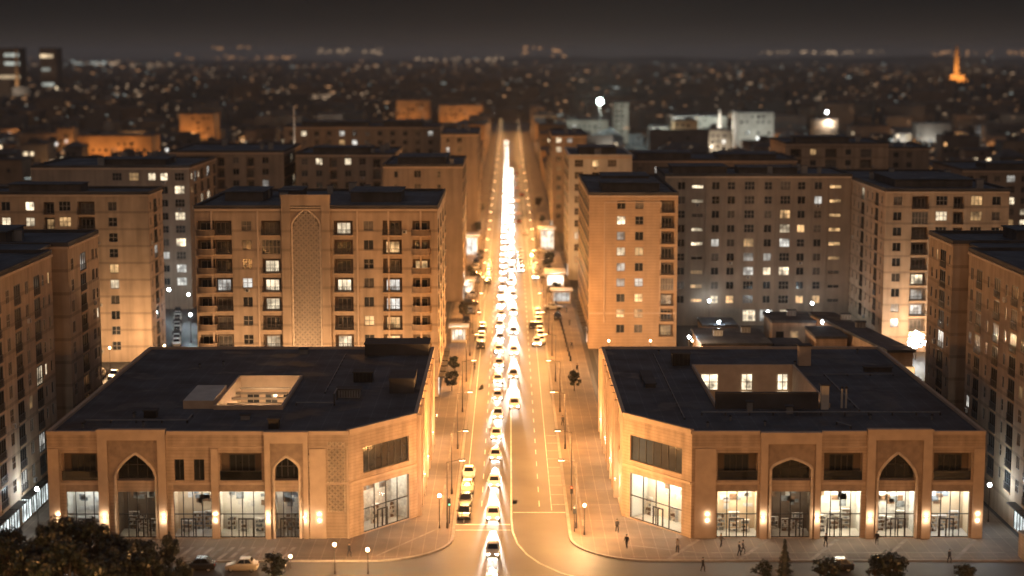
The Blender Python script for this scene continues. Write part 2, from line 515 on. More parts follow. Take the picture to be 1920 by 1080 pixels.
def apartment(name, label, bx, h, wall, facs, group=None, seed=0, pent=(), cornice=True, shop=None, vents=0):
    X0, X1, Y0, Y1 = bx
    rr = random.Random(seed)
    root = thing(name, label, 'apartment building', ((X0 + X1) / 2, (Y0 + Y1) / 2, 0), group)
    st = {'S': (X0, Y0), 'E': (X1, Y0), 'W': (X0, Y1), 'N': (X1, Y1)}
    ln = {'S': X1 - X0, 'N': X1 - X0, 'E': Y1 - Y0, 'W': Y1 - Y0}
    wb = MB(); wins = []; bals = []; acs = []
    for side in 'SEWN':
        P, u, W = st[side], UDIR[side], ln[side]
        n = (u[1], -u[0])
        rz = math.atan2(u[1], u[0])
        ops = []
        fc = facs.get(side)
        if fc:
            for r, zb in enumerate(fc['rows']):
                for c, (uc, kind) in enumerate(fc['cols']):
                    w, hh, d, sill = {'w': (1.75, 1.75, 0.28, 0.85), 'n': (1.0, 1.6, 0.28, 0.85), 'W': (2.3, 1.9, 0.28, 0.8), 'b': (fc.get('bw', 3.3), 2.55, 1.3, 0.1), 'r': (3.0, 2.5, .9, 0.1), 's': (2.0, 2.45, 1.0, 0.1), 'h': (2.6, 0.8, 0.25, 1.1)}[kind]
                    fl = side in 'EW'
                    if fl:
                        d = .12
                        if kind in 'bsr':
                            w, hh, sill = (3.3 if kind == 'b' else 2.8), 2.6, .12
                        elif kind == 'w':
                            w = 1.5
                    a, b_ = uc - w / 2, uc + w / 2
                    if a < 0.15 or b_ > W - 0.15 or zb + sill + hh > h - 0.2:
                        continue
                    ops.append(dict(u0=a, u1=b_, z0=zb + sill, z1=zb + sill + hh, d=d, bm=1 if kind in 'bsr' and not fl else 0))
                    lit = fc['lit'](c, r, rr) if callable(fc.get('lit')) else fc.get('lit', {}).get((c, r))
                    if lit is None and not callable(fc.get('lit')) and rr.random() < fc.get('p', 0.0):
                        lit = rr.choice(('lit', 'lit', 'litw', 'litc'))
                    pane = lit or ('glass2' if rr.random() < (.08 if side in 'EW' else .28) else 'glass')
                    if fl and kind in 'bsr':
                        me = win_mesh(w, hh, 3, 1, pane, 'frame_dark', .12)
                        q = (P[0] + u[0] * uc - n[0] * (d - .01), P[1] + u[1] * uc - n[1] * (d - .01), zb + sill)
                        wins.append((me, Vector(q), rz))
                        q = (P[0] + u[0] * uc, P[1] + u[1] * uc, zb + sill + .002)
                        bals.append((balcony_mesh(w, .16), Vector(q), rz))
                    elif kind == 'b' and rr.random() < .2 and not lit:
                        ops[-1]['d'] = .2; ops[-1]['bm'] = 0
                        me = win_mesh(w, hh, 5, 2, rr.choice(('glass', 'glass2')), 'frame', .1)
                        q = (P[0] + u[0] * uc - n[0] * .19, P[1] + u[1] * uc - n[1] * .19, zb + sill)
                        wins.append((me, Vector(q), rz))
                    elif kind in 'bsr':
                        ww = w * 0.72
                        me = win_mesh(ww, 2.0, 3 if kind == 'b' else 2, 1, pane)
                        q = (P[0] + u[0] * uc - n[0] * (d - 0.01), P[1] + u[1] * uc - n[1] * (d - 0.01), zb + sill + 0.12)
                        wins.append((me, Vector(q), rz))
                        q = (P[0] + u[0] * uc, P[1] + u[1] * uc, zb + sill + 0.002)
                        bals.append((round_balcony_mesh(w + .5, 1.15) if kind == 'r' else balcony_mesh(w, fc.get('proj', 0.35)), Vector(q), rz))
                        if rr.random() < .16 and kind != 'r':
                            acs.append((P, u, uc + w / 2 + .12, zb + sill + .3))
                    else:
                        me = win_mesh(w, hh, 3 if kind == 'W' else (1 if kind == 'n' else 2), 2 if (kind == 'W' or rr.random() < 0.25) else 1, pane)
                        q = (P[0] + u[0] * uc - n[0] * (d - 0.01), P[1] + u[1] * uc - n[1] * (d - 0.01), zb + sill)
                        wins.append((me, Vector(q), rz))
                        if rr.random() < .10:
                            acs.append((P, u, uc - .4, zb + sill - .72))
            ops += fc.get('extra_ops', [])
        facade(wb, P, u, W, 0.0, h, ops, 0, 2)
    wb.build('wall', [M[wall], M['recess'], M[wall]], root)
    put_many('window', root, wins)
    put_many('balcony', root, bals)
    for P, u, a, z in acs[:26]:
        b = MB()
        b.obox(P, u, a, a + .8, .02, .34, z, z + .58, 0)
        b.obox(P, u, a + .12, a + .56, .341, .35, z + .07, z + .51, 1)
        b.build('air_conditioner', [M['ac'], M['frame_dark']], root)
    rb = MB()
    t = 0.4
    rb.poly([(X0 + t, Y0 + t, h + 0.05), (X1 - t, Y0 + t, h + 0.05), (X1 - t, Y1 - t, h + 0.05), (X0 + t, Y1 - t, h + 0.05)])
    roof = rb.build('roof', M['roof'], root)
    pb = MB()
    e = 0.12
    for a in ((X0 - e, X1 + e, Y0 - e, Y0 + t), (X0 - e, X1 + e, Y1 - t, Y1 + e), (X0 - e, X0 + t, Y0 + t, Y1 - t), (X1 - t, X1 + e, Y0 + t, Y1 - t)):
        pb.box(*a, h + 0.003, h + 0.5)
    pb.build('parapet', M['roof2'] if wall != 'stucco_cold' else M['stucco_cold'], root)
    if cornice:
        for side in facs:
            P, u, W = st[side], UDIR[side], ln[side]
            cb = MB()
            cb.obox(P, u, 0.01, W - 0.01, 0.004, 0.22, h - 0.45, h - 0.12)
            cb.build('cornice', M['brick2'], root)
    for (px0, px1, py0, py1, ph) in pent:
        b = MB()
        b.box(X0 + px0, X0 + px1, Y0 + py0, Y0 + py1, h + 0.055, h + ph * .62, 0, 'bt')
        z = h + ph * .62
        pt = b.build('penthouse', [M['pent']], root)
        b = MB()
        b.box(X0 + px0 - .25, X0 + px1 + .25, Y0 + py0 - .25, Y0 + py1 + .25, z + .002, z + .2)
        b.build('penthouse_roof', [M['roof']], pt)
    for i in range(vents):
        b = MB()
        x = rr.uniform(X0 + 2, X1 - 3); y = rr.uniform(Y0 + 2, Y1 - 3)
        s = rr.uniform(0.5, 1.1)
        b.box(x, x + s * 1.4, y, y + s, h + 0.06, h + 0.9 + s, 0, 'b')
        b.box(x - .1, x + s * 1.4 + .1, y - .1, y + s + .1, h + 0.9 + s, h + 1.0 + s, 1)
        b.build('roof_vent', [M['plant_metal'], M['roof']], root)
    # glazed shop bays along the ground floor of one side
    if shop:
        for side, a0, a1, m in shop:
            P, u = st[side], UDIR[side]
            k = a0
            while k + 4.2 < a1:
                b = MB()
                b.obox(P, u, k, k + 3.6, 0.004, 0.12, 0.3, 3.3, 1)
                for q in (k - .06, k + 1.2, k + 2.4, k + 3.54):
                    b.obox(P, u, q, q + .12, 0.12, 0.2, 0.3, 3.3, 0)
                b.obox(P, u, k - .3, k + 3.9, 0.004, 1.1, 3.42, 3.62, 0)
                b.build('shop_front', [M['frame_dark'], M[m]], root)
                k += rr.choice((4.6, 4.6, 5.4))
    return root


# ------------------------------------------------------------------ shops and arcades
def arch_z(t, zs, rise, k=0.5):
    t = min(1.0, abs(t))
    return zs + rise * (k * math.sqrt(max(0.0, 1 - t * t)) + (1 - k) * (1 - t))


def portal(root, P, u, a0, a1, i0, i1, o0, o1, zs, rise, ztop, zin, proud=0.45):
    """raised portal: frame from a0..a1, sunk field i0..i1 and a pointed arch over the opening o0..o1"""
    b = MB()
    b.obox(P, u, a0, i0, 0.003, proud, 0.1, ztop)
    b.obox(P, u, i1, a1, 0.003, proud, 0.1, ztop)
    b.obox(P, u, i0, i1, 0.003, proud, zin, ztop)
    b.obox(P, u, a0 - .08, a1 + .08, proud + .003, proud + .14, ztop - .35, ztop + .06)
    b.build('portal_frame', M['brick2'], root)
    n = (u[1], -u[0])

    def q(a, d, z):
        return (P[0] + u[0] * a + n[0] * d, P[1] + u[1] * a + n[1] * d, z)
    b = MB()
    N = 22
    c, hw = (o0 + o1) / 2, (o1 - o0) / 2
    for k in range(N):
        a, e = o0 + (o1 - o0) * k / N, o0 + (o1 - o0) * (k + 1) / N
        za, ze = arch_z((a - c) / hw, zs, rise), arch_z((e - c) / hw, zs, rise)
        b.poly([q(a, .15, za), q(e, .15, ze), q(e, .15, zin - .01), q(a, .15, zin - .01)])
        b.poly([q(a, .15, za), q(a, -.5, za), q(e, -.5, ze), q(e, .15, ze)])
    b.obox(P, u, i0 + .003, o0, 0.003, .15, 7.3, zin - .01)
    b.obox(P, u, o1, i1 - .003, 0.003, .15, 7.3, zin - .01)
    # interlaced bars carved on the field above the arch
    st = 0.42
    k = i0 + .1
    while k < i1 - .3:
        z = 7.6
        while z < zin - .4:
            if z > arch_z((k + .15 - c) / (hw + .35), zs, rise + .45) + .05 or abs(k + .15 - c) > hw + .25:
                b.obox(P, u, k, k + .2, .153, .19, z, z + .07)
                b.obox(P, u, k + .07, k + .14, .153, .185, z + .1, z + .3)
            z += st
        k += st
    b.build('arch_field', M['lattice'], root)
    b = MB()
    pts = [(o0 - .12, 0.15)] + [(o0 - .12 + (o1 - o0 + .24) * k / 20, arch_z(-1 + 2 * k / 20, zs, rise) + .1) for k in range(21)] + [(o1 + .12, 0.15)]
    for (x0, z0_), (x1, z1_) in zip(pts, pts[1:]):
        b.tube(q(x0, .17, z0_), q(x1, .17, z1_), .19, n=6)
    b.build('arch_moulding', M['tracery'], root)


def shop(root, P, u, a0, a1, z0, z1, where, bright='ceil', ls=1.0, depth=4.2, dark=False, seed=0, door=True):
    rr = random.Random(seed)
    b = MB()
    b.obox(P, u, a0 - .3, a1 + .3, -depth - .1, -depth, z0, z1 + .3, 0)
    b.obox(P, u, a0 - .4, a0 - .3, -depth, -.47, z0, z1 + .3, 0)
    b.obox(P, u, a1 + .3, a1 + .4, -depth, -.47, z0, z1 + .3, 0)
    b.obox(P, u, a0 - .3, a1 + .3, -depth, -.47, z0 - .1, z0, 1)
    b.obox(P, u, a0 - .3, a1 + .3, -depth, -.47, z1 + .3, z1 + .4, 0)
    b.build('shop_interior', [M[('shopwall', 'goods3', 'shopwall2', 'shopwall')[seed % 4]] if not dark else M['recess'], M['shopfloor']], root)
    for k in range(2 if not dark else 1):
        b = MB()
        d = -1.6 - 1.6 * k
        b.obox(P, u, a0 + .4, a1 - .4, d - .22 * ls, d, z1 + .14, z1 + .2)
        b.build('ceiling_light', M[bright], root)
    b = MB()
    b.obox(P, u, a0, a1, -.26, -.25, z0, z1, 0)
    b.build('shop_glass', M['shopglass'], root)
    b = MB()
    n = 3 if a1 - a0 < 4 else 4
    zt = z0 + 3.0
    for k in range(n + 1):
        a = a0 + (a1 - a0) * k / n
        b.obox(P, u, max(a0, a - .05), min(a1, a + .05), -.24, -.12, z0, z1)
    b.obox(P, u, a0 + .051, a1 - .051, -.235, -.13, zt - .06, zt + .06)
    b.obox(P, u, a0 + .051, a1 - .051, -.235, -.13, z0, z0 + .12)
    wf = b.build('shop_window_frame', M['frame_dark'], root)
    if door:
        c = (a0 + a1) / 2 + (0, .8, -.7, .4, -.5)[seed % 5] * min(1, (a1 - a0 - 3) / 2)
        b = MB()
        for x0, x1 in ((c - .95, c - .83), (c - .06, c + .06), (c + .83, c + .95)):
            b.obox(P, u, x0, x1, -.23, -.08, z0 + .125, z0 + 2.3)
        b.obox(P, u, c - .95, c + .95, -.231, -.081, z0 + 2.3, z0 + 2.45)
        b.build('shop_door', M['frame_dark'], wf)
    # shelving and goods standing in the shop
    nn = (u[1], -u[0])
    for k in range(3):
        a = a0 + .3 + (a1 - a0 - 1.9) * k / 2
        d = -depth + .3 + rr.uniform(0, 1.6)
        w = rr.uniform(1.0, 1.5); hh = rr.uniform(1.5, 2.6)
        c = (P[0] + u[0] * (a + w / 2) + nn[0] * d, P[1] + u[1] * (a + w / 2) + nn[1] * d, z0)
        t = thing('display_shelf', 'goods shelving inside the ' + where, 'shelf', c, 'shelving in the ' + where)
        b = MB()
        b.obox(P, u, a, a + .05, d - .4, d, z0, z0 + hh); b.obox(P, u, a + w - .05, a + w, d - .4, d, z0, z0 + hh)
        lv = 3 if hh < 2 else 4
        for i in range(lv + 1):
            z = z0 + .05 + (hh - .1) * i / lv
            b.obox(P, u, a + .05, a + w - .05, d - .39, d - .01, z, z + .04)
        sf = b.build('shelf_frame', M['goods3'], t)
        b = MB()
        for i in range(lv):
            z = z0 + .092 + (hh - .1) * i / lv
            x = a + .08
            while x < a + w - .3:
                ww = rr.uniform(.12, .28)
                b.obox(P, u, x, x + ww, d - .34, d - .06, z, z + rr.uniform(.15, .36), rr.randrange(3))
                x += ww + .04
        b.build('goods', [M['goods1'], M['goods2'], M['goods3']], sf)
    for k in range(9):
        a = rr.uniform(a0 + .2, a1 - 1.0); z = rr.uniform(z0 + (2.2 if k % 2 else 3.4), z1 - 1.0)
        b = MB()
        b.obox(P, u, a, a + rr.uniform(.5, 1.2), -depth + .01, -depth + .06, z, z + rr.uniform(.4, .9), 0)
        b.build('wall_display', [M[rr.choice(('goods1', 'goods2', 'goods3'))]], root)


def loggia(root, P, u, a0, a1, z0, z1, pane='glass', d=1.5):
    """recessed upper gallery: glazed back, glass balustrade with a top rail"""
    n = (u[1], -u[0]); rz = math.atan2(u[1], u[0])
    c = (a0 + a1) / 2
    w = (a1 - a0) * .62
    q = Vector((P[0] + u[0] * c - n[0] * (d - .012), P[1] + u[1] * c - n[1] * (d - .012), z0 + .2))
    link('window', win_mesh(w, z1 - z0 - .7, 4, 1, pane, 'frame_dark'), root, q, rz)
    b = MB()
    b.obox(P, u, a0 + .01, a1 - .01, -.22, -.2, z0 + .01, z0 + 1.1, 0)
    b.obox(P, u, a0 + .01, a1 - .01, -.25, -.17, z0 + 1.1, z0 + 1.18, 1)
    b.build('balustrade', [M['railglass'], M['frame_dark']], root)


def sconce(root, P, u, a, proud, z, e=60.0, col=(1, .74, .5)):
    n = (u[1], -u[0])
    b = MB()
    b.obox(P, u, a - .22, a + .22, proud, proud + .16, z - .09, z + .09, 0)
    s = b.build('wall_lamp', [M['frame_dark']], root)
    for zz in (z + .092, z - .122):
        b = MB(); b.obox(P, u, a - .18, a + .18, proud + .02, proud + .14, zz, zz + .03); b.build('lens', [M['lens']], s)
    for dz in (.42, -.42):
        point(root, (P[0] + u[0] * a + n[0] * (proud + .4), P[1] + u[1] * a + n[1] * (proud + .4), z + dz), e, col, .08)


def side_wall(root, P, u, W, h, rows, mat='brick'):
    """long street side: pilasters, tall glazed bays and a string course"""
    ops = []
    k = 1.6
    bays = []
    while k + 4.4 < W:
        ops.append(dict(u0=k, u1=k + 3.4, z0=.3, z1=5.6, d=.5))
        ops.append(dict(u0=k, u1=k + 3.4, z0=7.5, z1=11.0, d=.8, bm=1))
        bays.append(k)
        k += 5.1
    return ops, bays


def roof_poly(mb, pts, z, m=0):
    mb.poly([(x, y, z) for x, y in pts], m)


HC = 13.3


def build_corner_block(side):
    L = side == 'left'
    if L:
        root = thing('corner_shopping_block', 'two storey tan brick corner block with a warmly lit sunken roof court, by dark trees', 'commercial building', (-35, 237, 0), 'corner shopping blocks')
        P, u, W = (-57.2, 206.5), (1, 0), 37.3
        Pc, ce = (-19.9, 206.5), (-12.0, 216.5)
        x = lambda X: X + 57.2
        shops = [(-55.0, -50.5, 'ceilc', 0, .8), (-48.6, -43.9, 'ceil', 1, .5), (-41.7, -37.0, 'ceilc', 0, .9), (-36.0, -30.4, 'ceil', 0, 1.0), (-29.1, -26.1, 'ceilc', 0, .5)]
        logs = [(-55.5, -50.6), (-35.9, -30.7)]
        plain = [(-41.5, -40.3), (-39.1, -37.8)]
        arches = [(-50.9, -42.5, -49.7, -43.5, -48.7, -43.9, 7.9, 3.0, 14.0, 12.7), (-30.3, -24.9, -29.6, -25.5, -29.1, -26.1, 8.9, 1.6, 13.7, 12.3)]
        scs = [(-50.25, .45), (-42.9, .45), (-36.5, 0), (-29.95, .45), (-25.2, .45), (-23.2, 0)]
        bay_names = ['shop bay at the dark trees', 'shop under the tall pointed arch by the trees', 'shop between the tall arch and the wide gallery', 'wide shop beneath the gallery', 'narrow arched shop by the carved panel']
    else:
        root = thing('corner_shopping_block', 'two storey tan brick corner block with bright white shop windows and a roof well', 'commercial building', (37, 237, 0), 'corner shopping blocks')
        P, u, W = (22.6, 206.5), (1, 0), 36.3
        Pc, ce = (14.7, 216.9), (22.6, 206.5)
        x = lambda X: X - 22.6
        shops = [(25.8, 30.8, 'ceil', 0, 2.3), (32.5, 37.4, 'ceil', 1, .8), (38.7, 43.7, 'ceil', 0, 3.0), (45.8, 50.4, 'ceil', 0, 2.6), (52.5, 57.2, 'ceilc', 0, 3.2)]
        logs = [(25.8, 30.8), (39.0, 43.8), (52.6, 57.3)]
        plain = []
        arches = [(31.1, 38.6, 32.0, 37.9, 32.5, 37.4, 8.9, 1.35, 13.6, 12.2), (44.3, 52.3, 45.3, 51.2, 45.8, 50.4, 7.7, 3.25, 14.0, 12.7)]
        scs = [(24.6, 0), (31.5, .45), (38.2, .45), (44.8, .45), (51.8, .45), (58.1, 0)]
        bay_names = ['lit shop next to the angled corner', 'dim arched shop with the flat arch', 'white shop between the two arches', 'white shop under the pointed arch', 'cool white shop at the far end of the block']
    cu = Vector((ce[0] - Pc[0], ce[1] - Pc[1])); Wc = cu.length; cu = tuple(cu / Wc)
    wall = MB()
    ops = []
    for a, b, *_ in shops:
        ops.append(dict(u0=x(a), u1=x(b), z0=.2, z1=6.1, d=.46, back=False))
    for a, b in logs:
        ops.append(dict(u0=x(a), u1=x(b), z0=7.5, z1=11.0, d=1.5, bm=1))
    for a, b in plain:
        ops.append(dict(u0=x(a), u1=x(b), z0=7.5, z1=10.2, d=.35))
    for A in arches:
        ops.append(dict(u0=x(A[4]), u1=x(A[5]), z0=7.5, z1=A[6] + A[7] + .1, d=1.2, bm=1))
    facade(wall, P, u, W, 0, HC, ops, 0, 2)
    # angled corner
    c0, c1 = (2.6, 11.2) if L else (1.5, 11.3)
    cops = [dict(u0=c0, u1=c1, z0=.25, z1=6.2, d=.46, back=False), dict(u0=c0, u1=c1, z0=7.9, z1=11.2, d=1.0, bm=1)]
    facade(wall, Pc, cu, Wc, 0, HC, cops, 0, 2)
    # street side, far side, outer side
    if L:
        Ps, us, Ws = (-12.0, 216.5), (0, 1), 51.5
        sides = [((-12.0, 268.0), (-1, 0), 45.2), ((-57.2, 268.0), (0, -1), 61.5)]
        ring = [(-57.2, 206.5), (-19.9, 206.5), (-12.0, 216.5), (-12.0, 268.0), (-57.2, 268.0)]
        well = (-38.8, -30.2, 221.5, 242.4)
    else:
        Ps, us, Ws = (14.7, 268.0), (0, -1), 51.1
        sides = [((58.9, 268.0), (-1, 0), 44.2), ((58.9, 206.5), (0, 1), 61.5)]
        ring = [(22.6, 206.5), (58.9, 206.5), (58.9, 268.0), (14.7, 268.0), (14.7, 216.9)]
        well = (27.6, 42.3, 222.6, 251.0)
    sops, bays = side_wall(root, Ps, us, Ws, HC, 2)
    facade(wall, Ps, us, Ws, 0, HC, sops, 0, 2)
    for p_, u_, w_ in sides:
        facade(wall, p_, u_, w_, 0, HC, [], 0, 2)
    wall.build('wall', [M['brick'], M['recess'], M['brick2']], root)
    # street side bays
    n = (us[1], -us[0]); rz = math.atan2(us[1], us[0])
    for i, k in enumerate(bays):
        for z, hh, pane in ((.3, 5.3, ('lit', 'glass', 'litw', 'lit')[i % 4]), (7.5, 3.5, 'glass')):
            d = .49 if z < 1 else .79
            q = Vector((Ps[0] + us[0] * (k + 1.7) - n[0] * d, Ps[1] + us[1] * (k + 1.7) - n[1] * d, z))
            link('window', win_mesh(3.4, hh, 3, 2, pane, 'frame_dark'), root, q, rz)
        b = MB()
        b.obox(Ps, us, k - 1.15, k - .45, .003, .5, .1, HC + .3)
        b.build('pilaster', M['brick2'], root)
    # shops
    for i, (a, b_, light, dark, ls) in enumerate(shops):
        shop(root, P, u, x(a), x(b_), .2, 6.1, bay_names[i], light, ls, dark=dark, seed=i + (0 if L else 50), door=True)
    shop(root, Pc, cu, c0, c1, .25, 6.2, 'angled corner shop by the ' + ('lamp posts' if L else 'avenue and bright shops'), 'ceil', .8 if L else 2.4, depth=3.4, seed=77 if L else 88)
    for a, b_ in logs:
        loggia(root, P, u, x(a), x(b_), 7.5, 11.0)
    for a, b_ in plain:
        q = Vector(((a + b_) / 2, 206.5 + .34, 7.5))
        link('window', win_mesh(b_ - a, 2.7, 2, 1, 'glass', 'frame_dark'), root, q, 0)
    for A in arches:
        portal(root, P, u, *[x(v) for v in A[:6]], *A[6:])
        q = Vector(((A[4] + A[5]) / 2, 206.5 + 1.19, 7.5))
        link('window', win_mesh(A[5] - A[4], A[6] + A[7] - 7.4, 4, 2, 'glass', 'frame_dark'), root, q, 0)
    # angled corner gallery glazing
    nc = (cu[1], -cu[0]); rc = math.atan2(cu[1], cu[0])
    q = Vector((Pc[0] + cu[0] * (c0 + c1) / 2 - nc[0] * .3, Pc[1] + cu[1] * (c0 + c1) / 2 - nc[1] * .3, 7.9))
    link('window', win_mesh(c1 - c0 - .02, 3.3, 7, 1, 'glass', 'frame_dark'), root, q, rc)
    # string course and coping
    b = MB()
    e = 0.02
    prev = 0
    spans = []
    cuts = sorted([(x(A[0]) - .1, x(A[1]) + .1) for A in arches])
    for c in cuts + [(W, W)]:
        if c[0] - prev > .3:
            spans.append((prev, c[0]))
        prev = c[1]
    for s0, s1 in spans:
        b = MB(); b.obox(P, u, s0, s1, .004, .16, 7.0, 7.28); b.build('string_course', M['brick2'], root)
    b = MB(); b.obox(Pc, cu, .1, Wc - .1, .004, .16, 7.0, 7.28); b.build('string_course', M['brick2'], root)
    for a0, a1 in (((-57.1, -55.75), (-36.95, -36.05), (-24.75, -22.75), (-20.15, -19.95)) if L else ((23.0, 25.6), (57.5, 58.85))):
        b = MB(); b.obox(P, u, x(a0), x(a1), .162, .3, .15, 11.6); b.build('pier', M['brick2'], root)
    b = MB(); b.obox(P, u, .02, W - .02, .004, .1, 11.65, 11.85)
    b.build('fascia_moulding', M['brick2'], root)
    for a, b_, *_r in shops:
        if not any(A[0] < (a + b_) / 2 < A[1] for A in arches):
            b = MB(); b.obox(P, u, x(a), x(b_), .004, .06, 6.12, 6.98); b.build('shop_fascia', M['lattice'], root)
    cb = MB()
    for s0, s1 in spans:
        cb.obox(P, u, s0, s1, -.4, .1, HC + .003, HC + .45)
    cb.obox(Pc, cu, .12, Wc - .12, -.4, .1, HC + .003, HC + .62)
    cb.obox(Ps, us, .2, Ws - .2, -.4, .1, HC + .003, HC + .45)
    for p_, u_, w_ in sides:
        cb.obox(p_, u_, .12, w_ - .12, -.4, .1, HC + .003, HC + .42)
    cb.build('parapet', M['brick2'], root)
    for A in arches:
        b = MB()
        b.obox(P, u, x(A[0]), x(A[1]), -.7, -.0, HC + .004, A[8] - .01)
        b.build('portal_back', M['brick'], root)
    # roof sheet round the well
    wx0, wx1, wy0, wy1 = well
    zr = HC + .06
    rb = MB()
    i = .42
    if L:
        roof_poly(rb, [(-57.2 + i, 206.5 + i), (-19.9 - i, 206.5 + i), (-12.0 - i, 216.5 + i), (-12.0 - i, wy0), (-57.2 + i, wy0)], zr)
        xl, xr = -57.2 + i, -12.0 - i
    else:
        roof_poly(rb, [(22.6 + i, 206.5 + i), (58.9 - i, 206.5 + i), (58.9 - i, wy0), (14.7 + i, wy0), (14.7 + i, 216.9 + i)], zr)
        xl, xr = 14.7 + i, 58.9 - i
    roof_poly(rb, [(xl, wy0), (wx0, wy0), (wx0, wy1), (xl, wy1)], zr)
    roof_poly(rb, [(wx1, wy0), (xr, wy0), (xr, wy1), (wx1, wy1)], zr)
    roof_poly(rb, [(xl, wy1), (xr, wy1), (xr, 268 - i), (xl, 268 - i)], zr)
    roof = rb.build('roof', M['roof'], root)
    # sunken court
    zf = 7.0 if L else 4.5
    wb = MB()
    wb.poly([(wx0, wy0, zf), (wx1, wy0, zf), (wx1, wy1, zf), (wx0, wy1, zf)], 1)
    facade(wb, (wx0, wy1), (1, 0), wx1 - wx0, zf, zr + .5, [], 0)
    facade(wb, (wx0, wy0), (0, 1), wy1 - wy0, zf, zr + .5, [], 0)
    facade(wb, (wx1, wy1), (0, -1), wy1 - wy0, zf, zr + .5, [], 0)
    facade(wb, (wx1, wy0), (-1, 0), wx1 - wx0, zf, zr + .5, [], 0)
    for a in ((wx0 - .3, wx0 - .01, wy0 - .3, wy1 + .3), (wx1 + .01, wx1 + .3, wy0 - .3, wy1 + .3), (wx0, wx1, wy0 - .3, wy0 - .01), (wx0, wx1, wy1 + .01, wy1 + .3)):
        wb.box(*a, zr + .004, zr + .55, 0)
    wb.build('court_wall', [M['brick2'], M['paving']], root)
    if L:
        for k in range(3):
            q = Vector((wx0 + 1.8 + 2.6 * k, wy1 - .03, zf + 2.2))
            link('window', win_mesh(1.8, 2.2, 2, 1, 'glass', 'frame'), root, q, 0)
        b = MB()
        for k in range(5):
            b.box(wx0 + .3, wx1 - .3, wy0 + 3.5 + 3.6 * k, wy0 + 3.7 + 3.6 * k, zr - .9, zr - .6)
        b.build('court_beam', M['frame'], root)
        for k in range(2):
            l = point(root, ((wx0 + wx1) / 2, wy0 + 6 + 9 * k, zf + 3.0), 1700, (1, .62, .32), .3)
        b = MB()
        b.prism([(-43.2, 221.8), (-39.2, 221.8), (-39.2, 232.5), (-43.2, 232.5)], zr + .004, zr + 1.1, 0, 1)
        b.build('court_skylight', [M['brick2'], M['canopy']], root)
    else:
        for px, ww in ((1330, 2.6), (1400, 1.7), (1467, 1.6)):
            p_ = at(px, 715, wy1)
            link('window', win_mesh(ww, 2.5, 2, 2, 'lit', 'frame'), root, Vector((max(p_.x, wx0 + 1.4), wy1 - .03, zr - 3.3)), 0)
        for px in (1400, 1467):
            p_ = at(px, 735, wy1)
            b = MB(); b.box(p_.x - .8, p_.x + .8, wy1 - .5, wy1 - .1, zr - 3.8, zr - 3.5)
            b.build('court_lamp', M['lit'], root)
        point(root, ((wx0 + wx1) / 2, wy0 + 10, zf + 4), 900, (1, .6, .32), .3)
        b = MB()
        b.box(wx0 - .31, 40.9, wy0 - 1.0, wy0 - .35, zr + .005, zr + 2.2)
        b.build('roof_upstand', M['roof2'], root)
    return root


left_block = build_corner_block('left')
right_block = build_corner_block('right')


def lattice_panel(root, P, u, a0, a1, z0, z1, step, d=.03, name='carved_panel', arch=0.0):
    """panel of interlaced star tracery cut by its frame (optionally with a pointed head)"""
    c, hw = (a0 + a1) / 2, (a1 - a0) / 2
    n = (u[1], -u[0])

    def top(a):
        return arch_z((a - c) / hw, z1 - arch, arch) if arch else z1

    def q(a, dd, z):
        return (P[0] + u[0] * a + n[0] * dd, P[1] + u[1] * a + n[1] * dd, z)
    b = MB()
    t = step * .17
    k = 0
    na = int(round((a1 - a0) / step)); sa = (a1 - a0) / na
    nz = int((z1 - z0) / sa)
    for i in range(na):
        for j in range(nz + 1):
            ca, cz = a0 + sa * (i + .5), z0 + sa * (j + .5)
            if cz + sa * .5 > top(ca - sa * .5 if ca < c else ca + sa * .5) - .05:
                continue
            r = sa * .5
            for da, dz in ((1, 1), (1, -1)):
                m = (da * t, dz * t)
                p0 = (ca - da * r, cz - dz * r); p1 = (ca + da * r, cz + dz * r)
                px, pz = -dz * t, da * t
                f = [q(p0[0] + px, d + .06, p0[1] + pz), q(p1[0] + px, d + .06, p1[1] + pz), q(p1[0] - px, d + .06, p1[1] - pz), q(p0[0] - px, d + .06, p0[1] - pz)]
                b.poly(f, 1)
            s = sa * .24
            if (i + j) % 2 == 0:
                b.poly([q(ca, d + .075, cz - s * 1.3), q(ca + s * 1.3, d + .075, cz), q(ca, d + .075, cz + s * 1.3), q(ca - s * 1.3, d + .075, cz)], 2)
    N = 16
    for k in range(N):
        a, e = a0 + (a1 - a0) * k / N, a0 + (a1 - a0) * (k + 1) / N
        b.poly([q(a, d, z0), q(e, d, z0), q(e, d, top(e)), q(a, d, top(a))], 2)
    return b.build(name, [M['lattice'], M['tracery'], M['recess']], root)


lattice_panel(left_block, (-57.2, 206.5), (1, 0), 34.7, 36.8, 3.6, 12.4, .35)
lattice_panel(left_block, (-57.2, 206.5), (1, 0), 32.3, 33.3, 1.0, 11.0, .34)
for a in (-50.25, -42.9, -36.5, -29.95, -25.4, -23.6):
    pr = .45 if a in (-50.25, -42.9, -29.95, -25.4) else 0.004
    sconce(left_block, (-57.2, 206.5), (1, 0), a + 57.2, pr, 2.9)
sconce(left_block, (-57.2, 206.5), (1, 0), 1.2, .004, 2.9)
for a in (24.6, 31.5, 38.2, 44.8, 51.75, 58.2):
    pr = .45 if a in (31.5, 38.2, 44.8, 51.75) else 0.004
    sconce(right_block, (22.6, 206.5), (1, 0), a - 22.6, pr, 2.9)
# flood lamps on the street walls
for Y in (225, 235.3, 250.6, 263):
    sconce(left_block, (-12.0, 216.5), (0, 1), Y - 216.5, .5, 3.6, 420, (1, .72, .42))
for Y in (222.5, 234, 247, 260):
    sconce(right_block, (14.7, 268.0), (0, -1), 268 - Y, .5, 3.6, 420, (1, .72, .42))


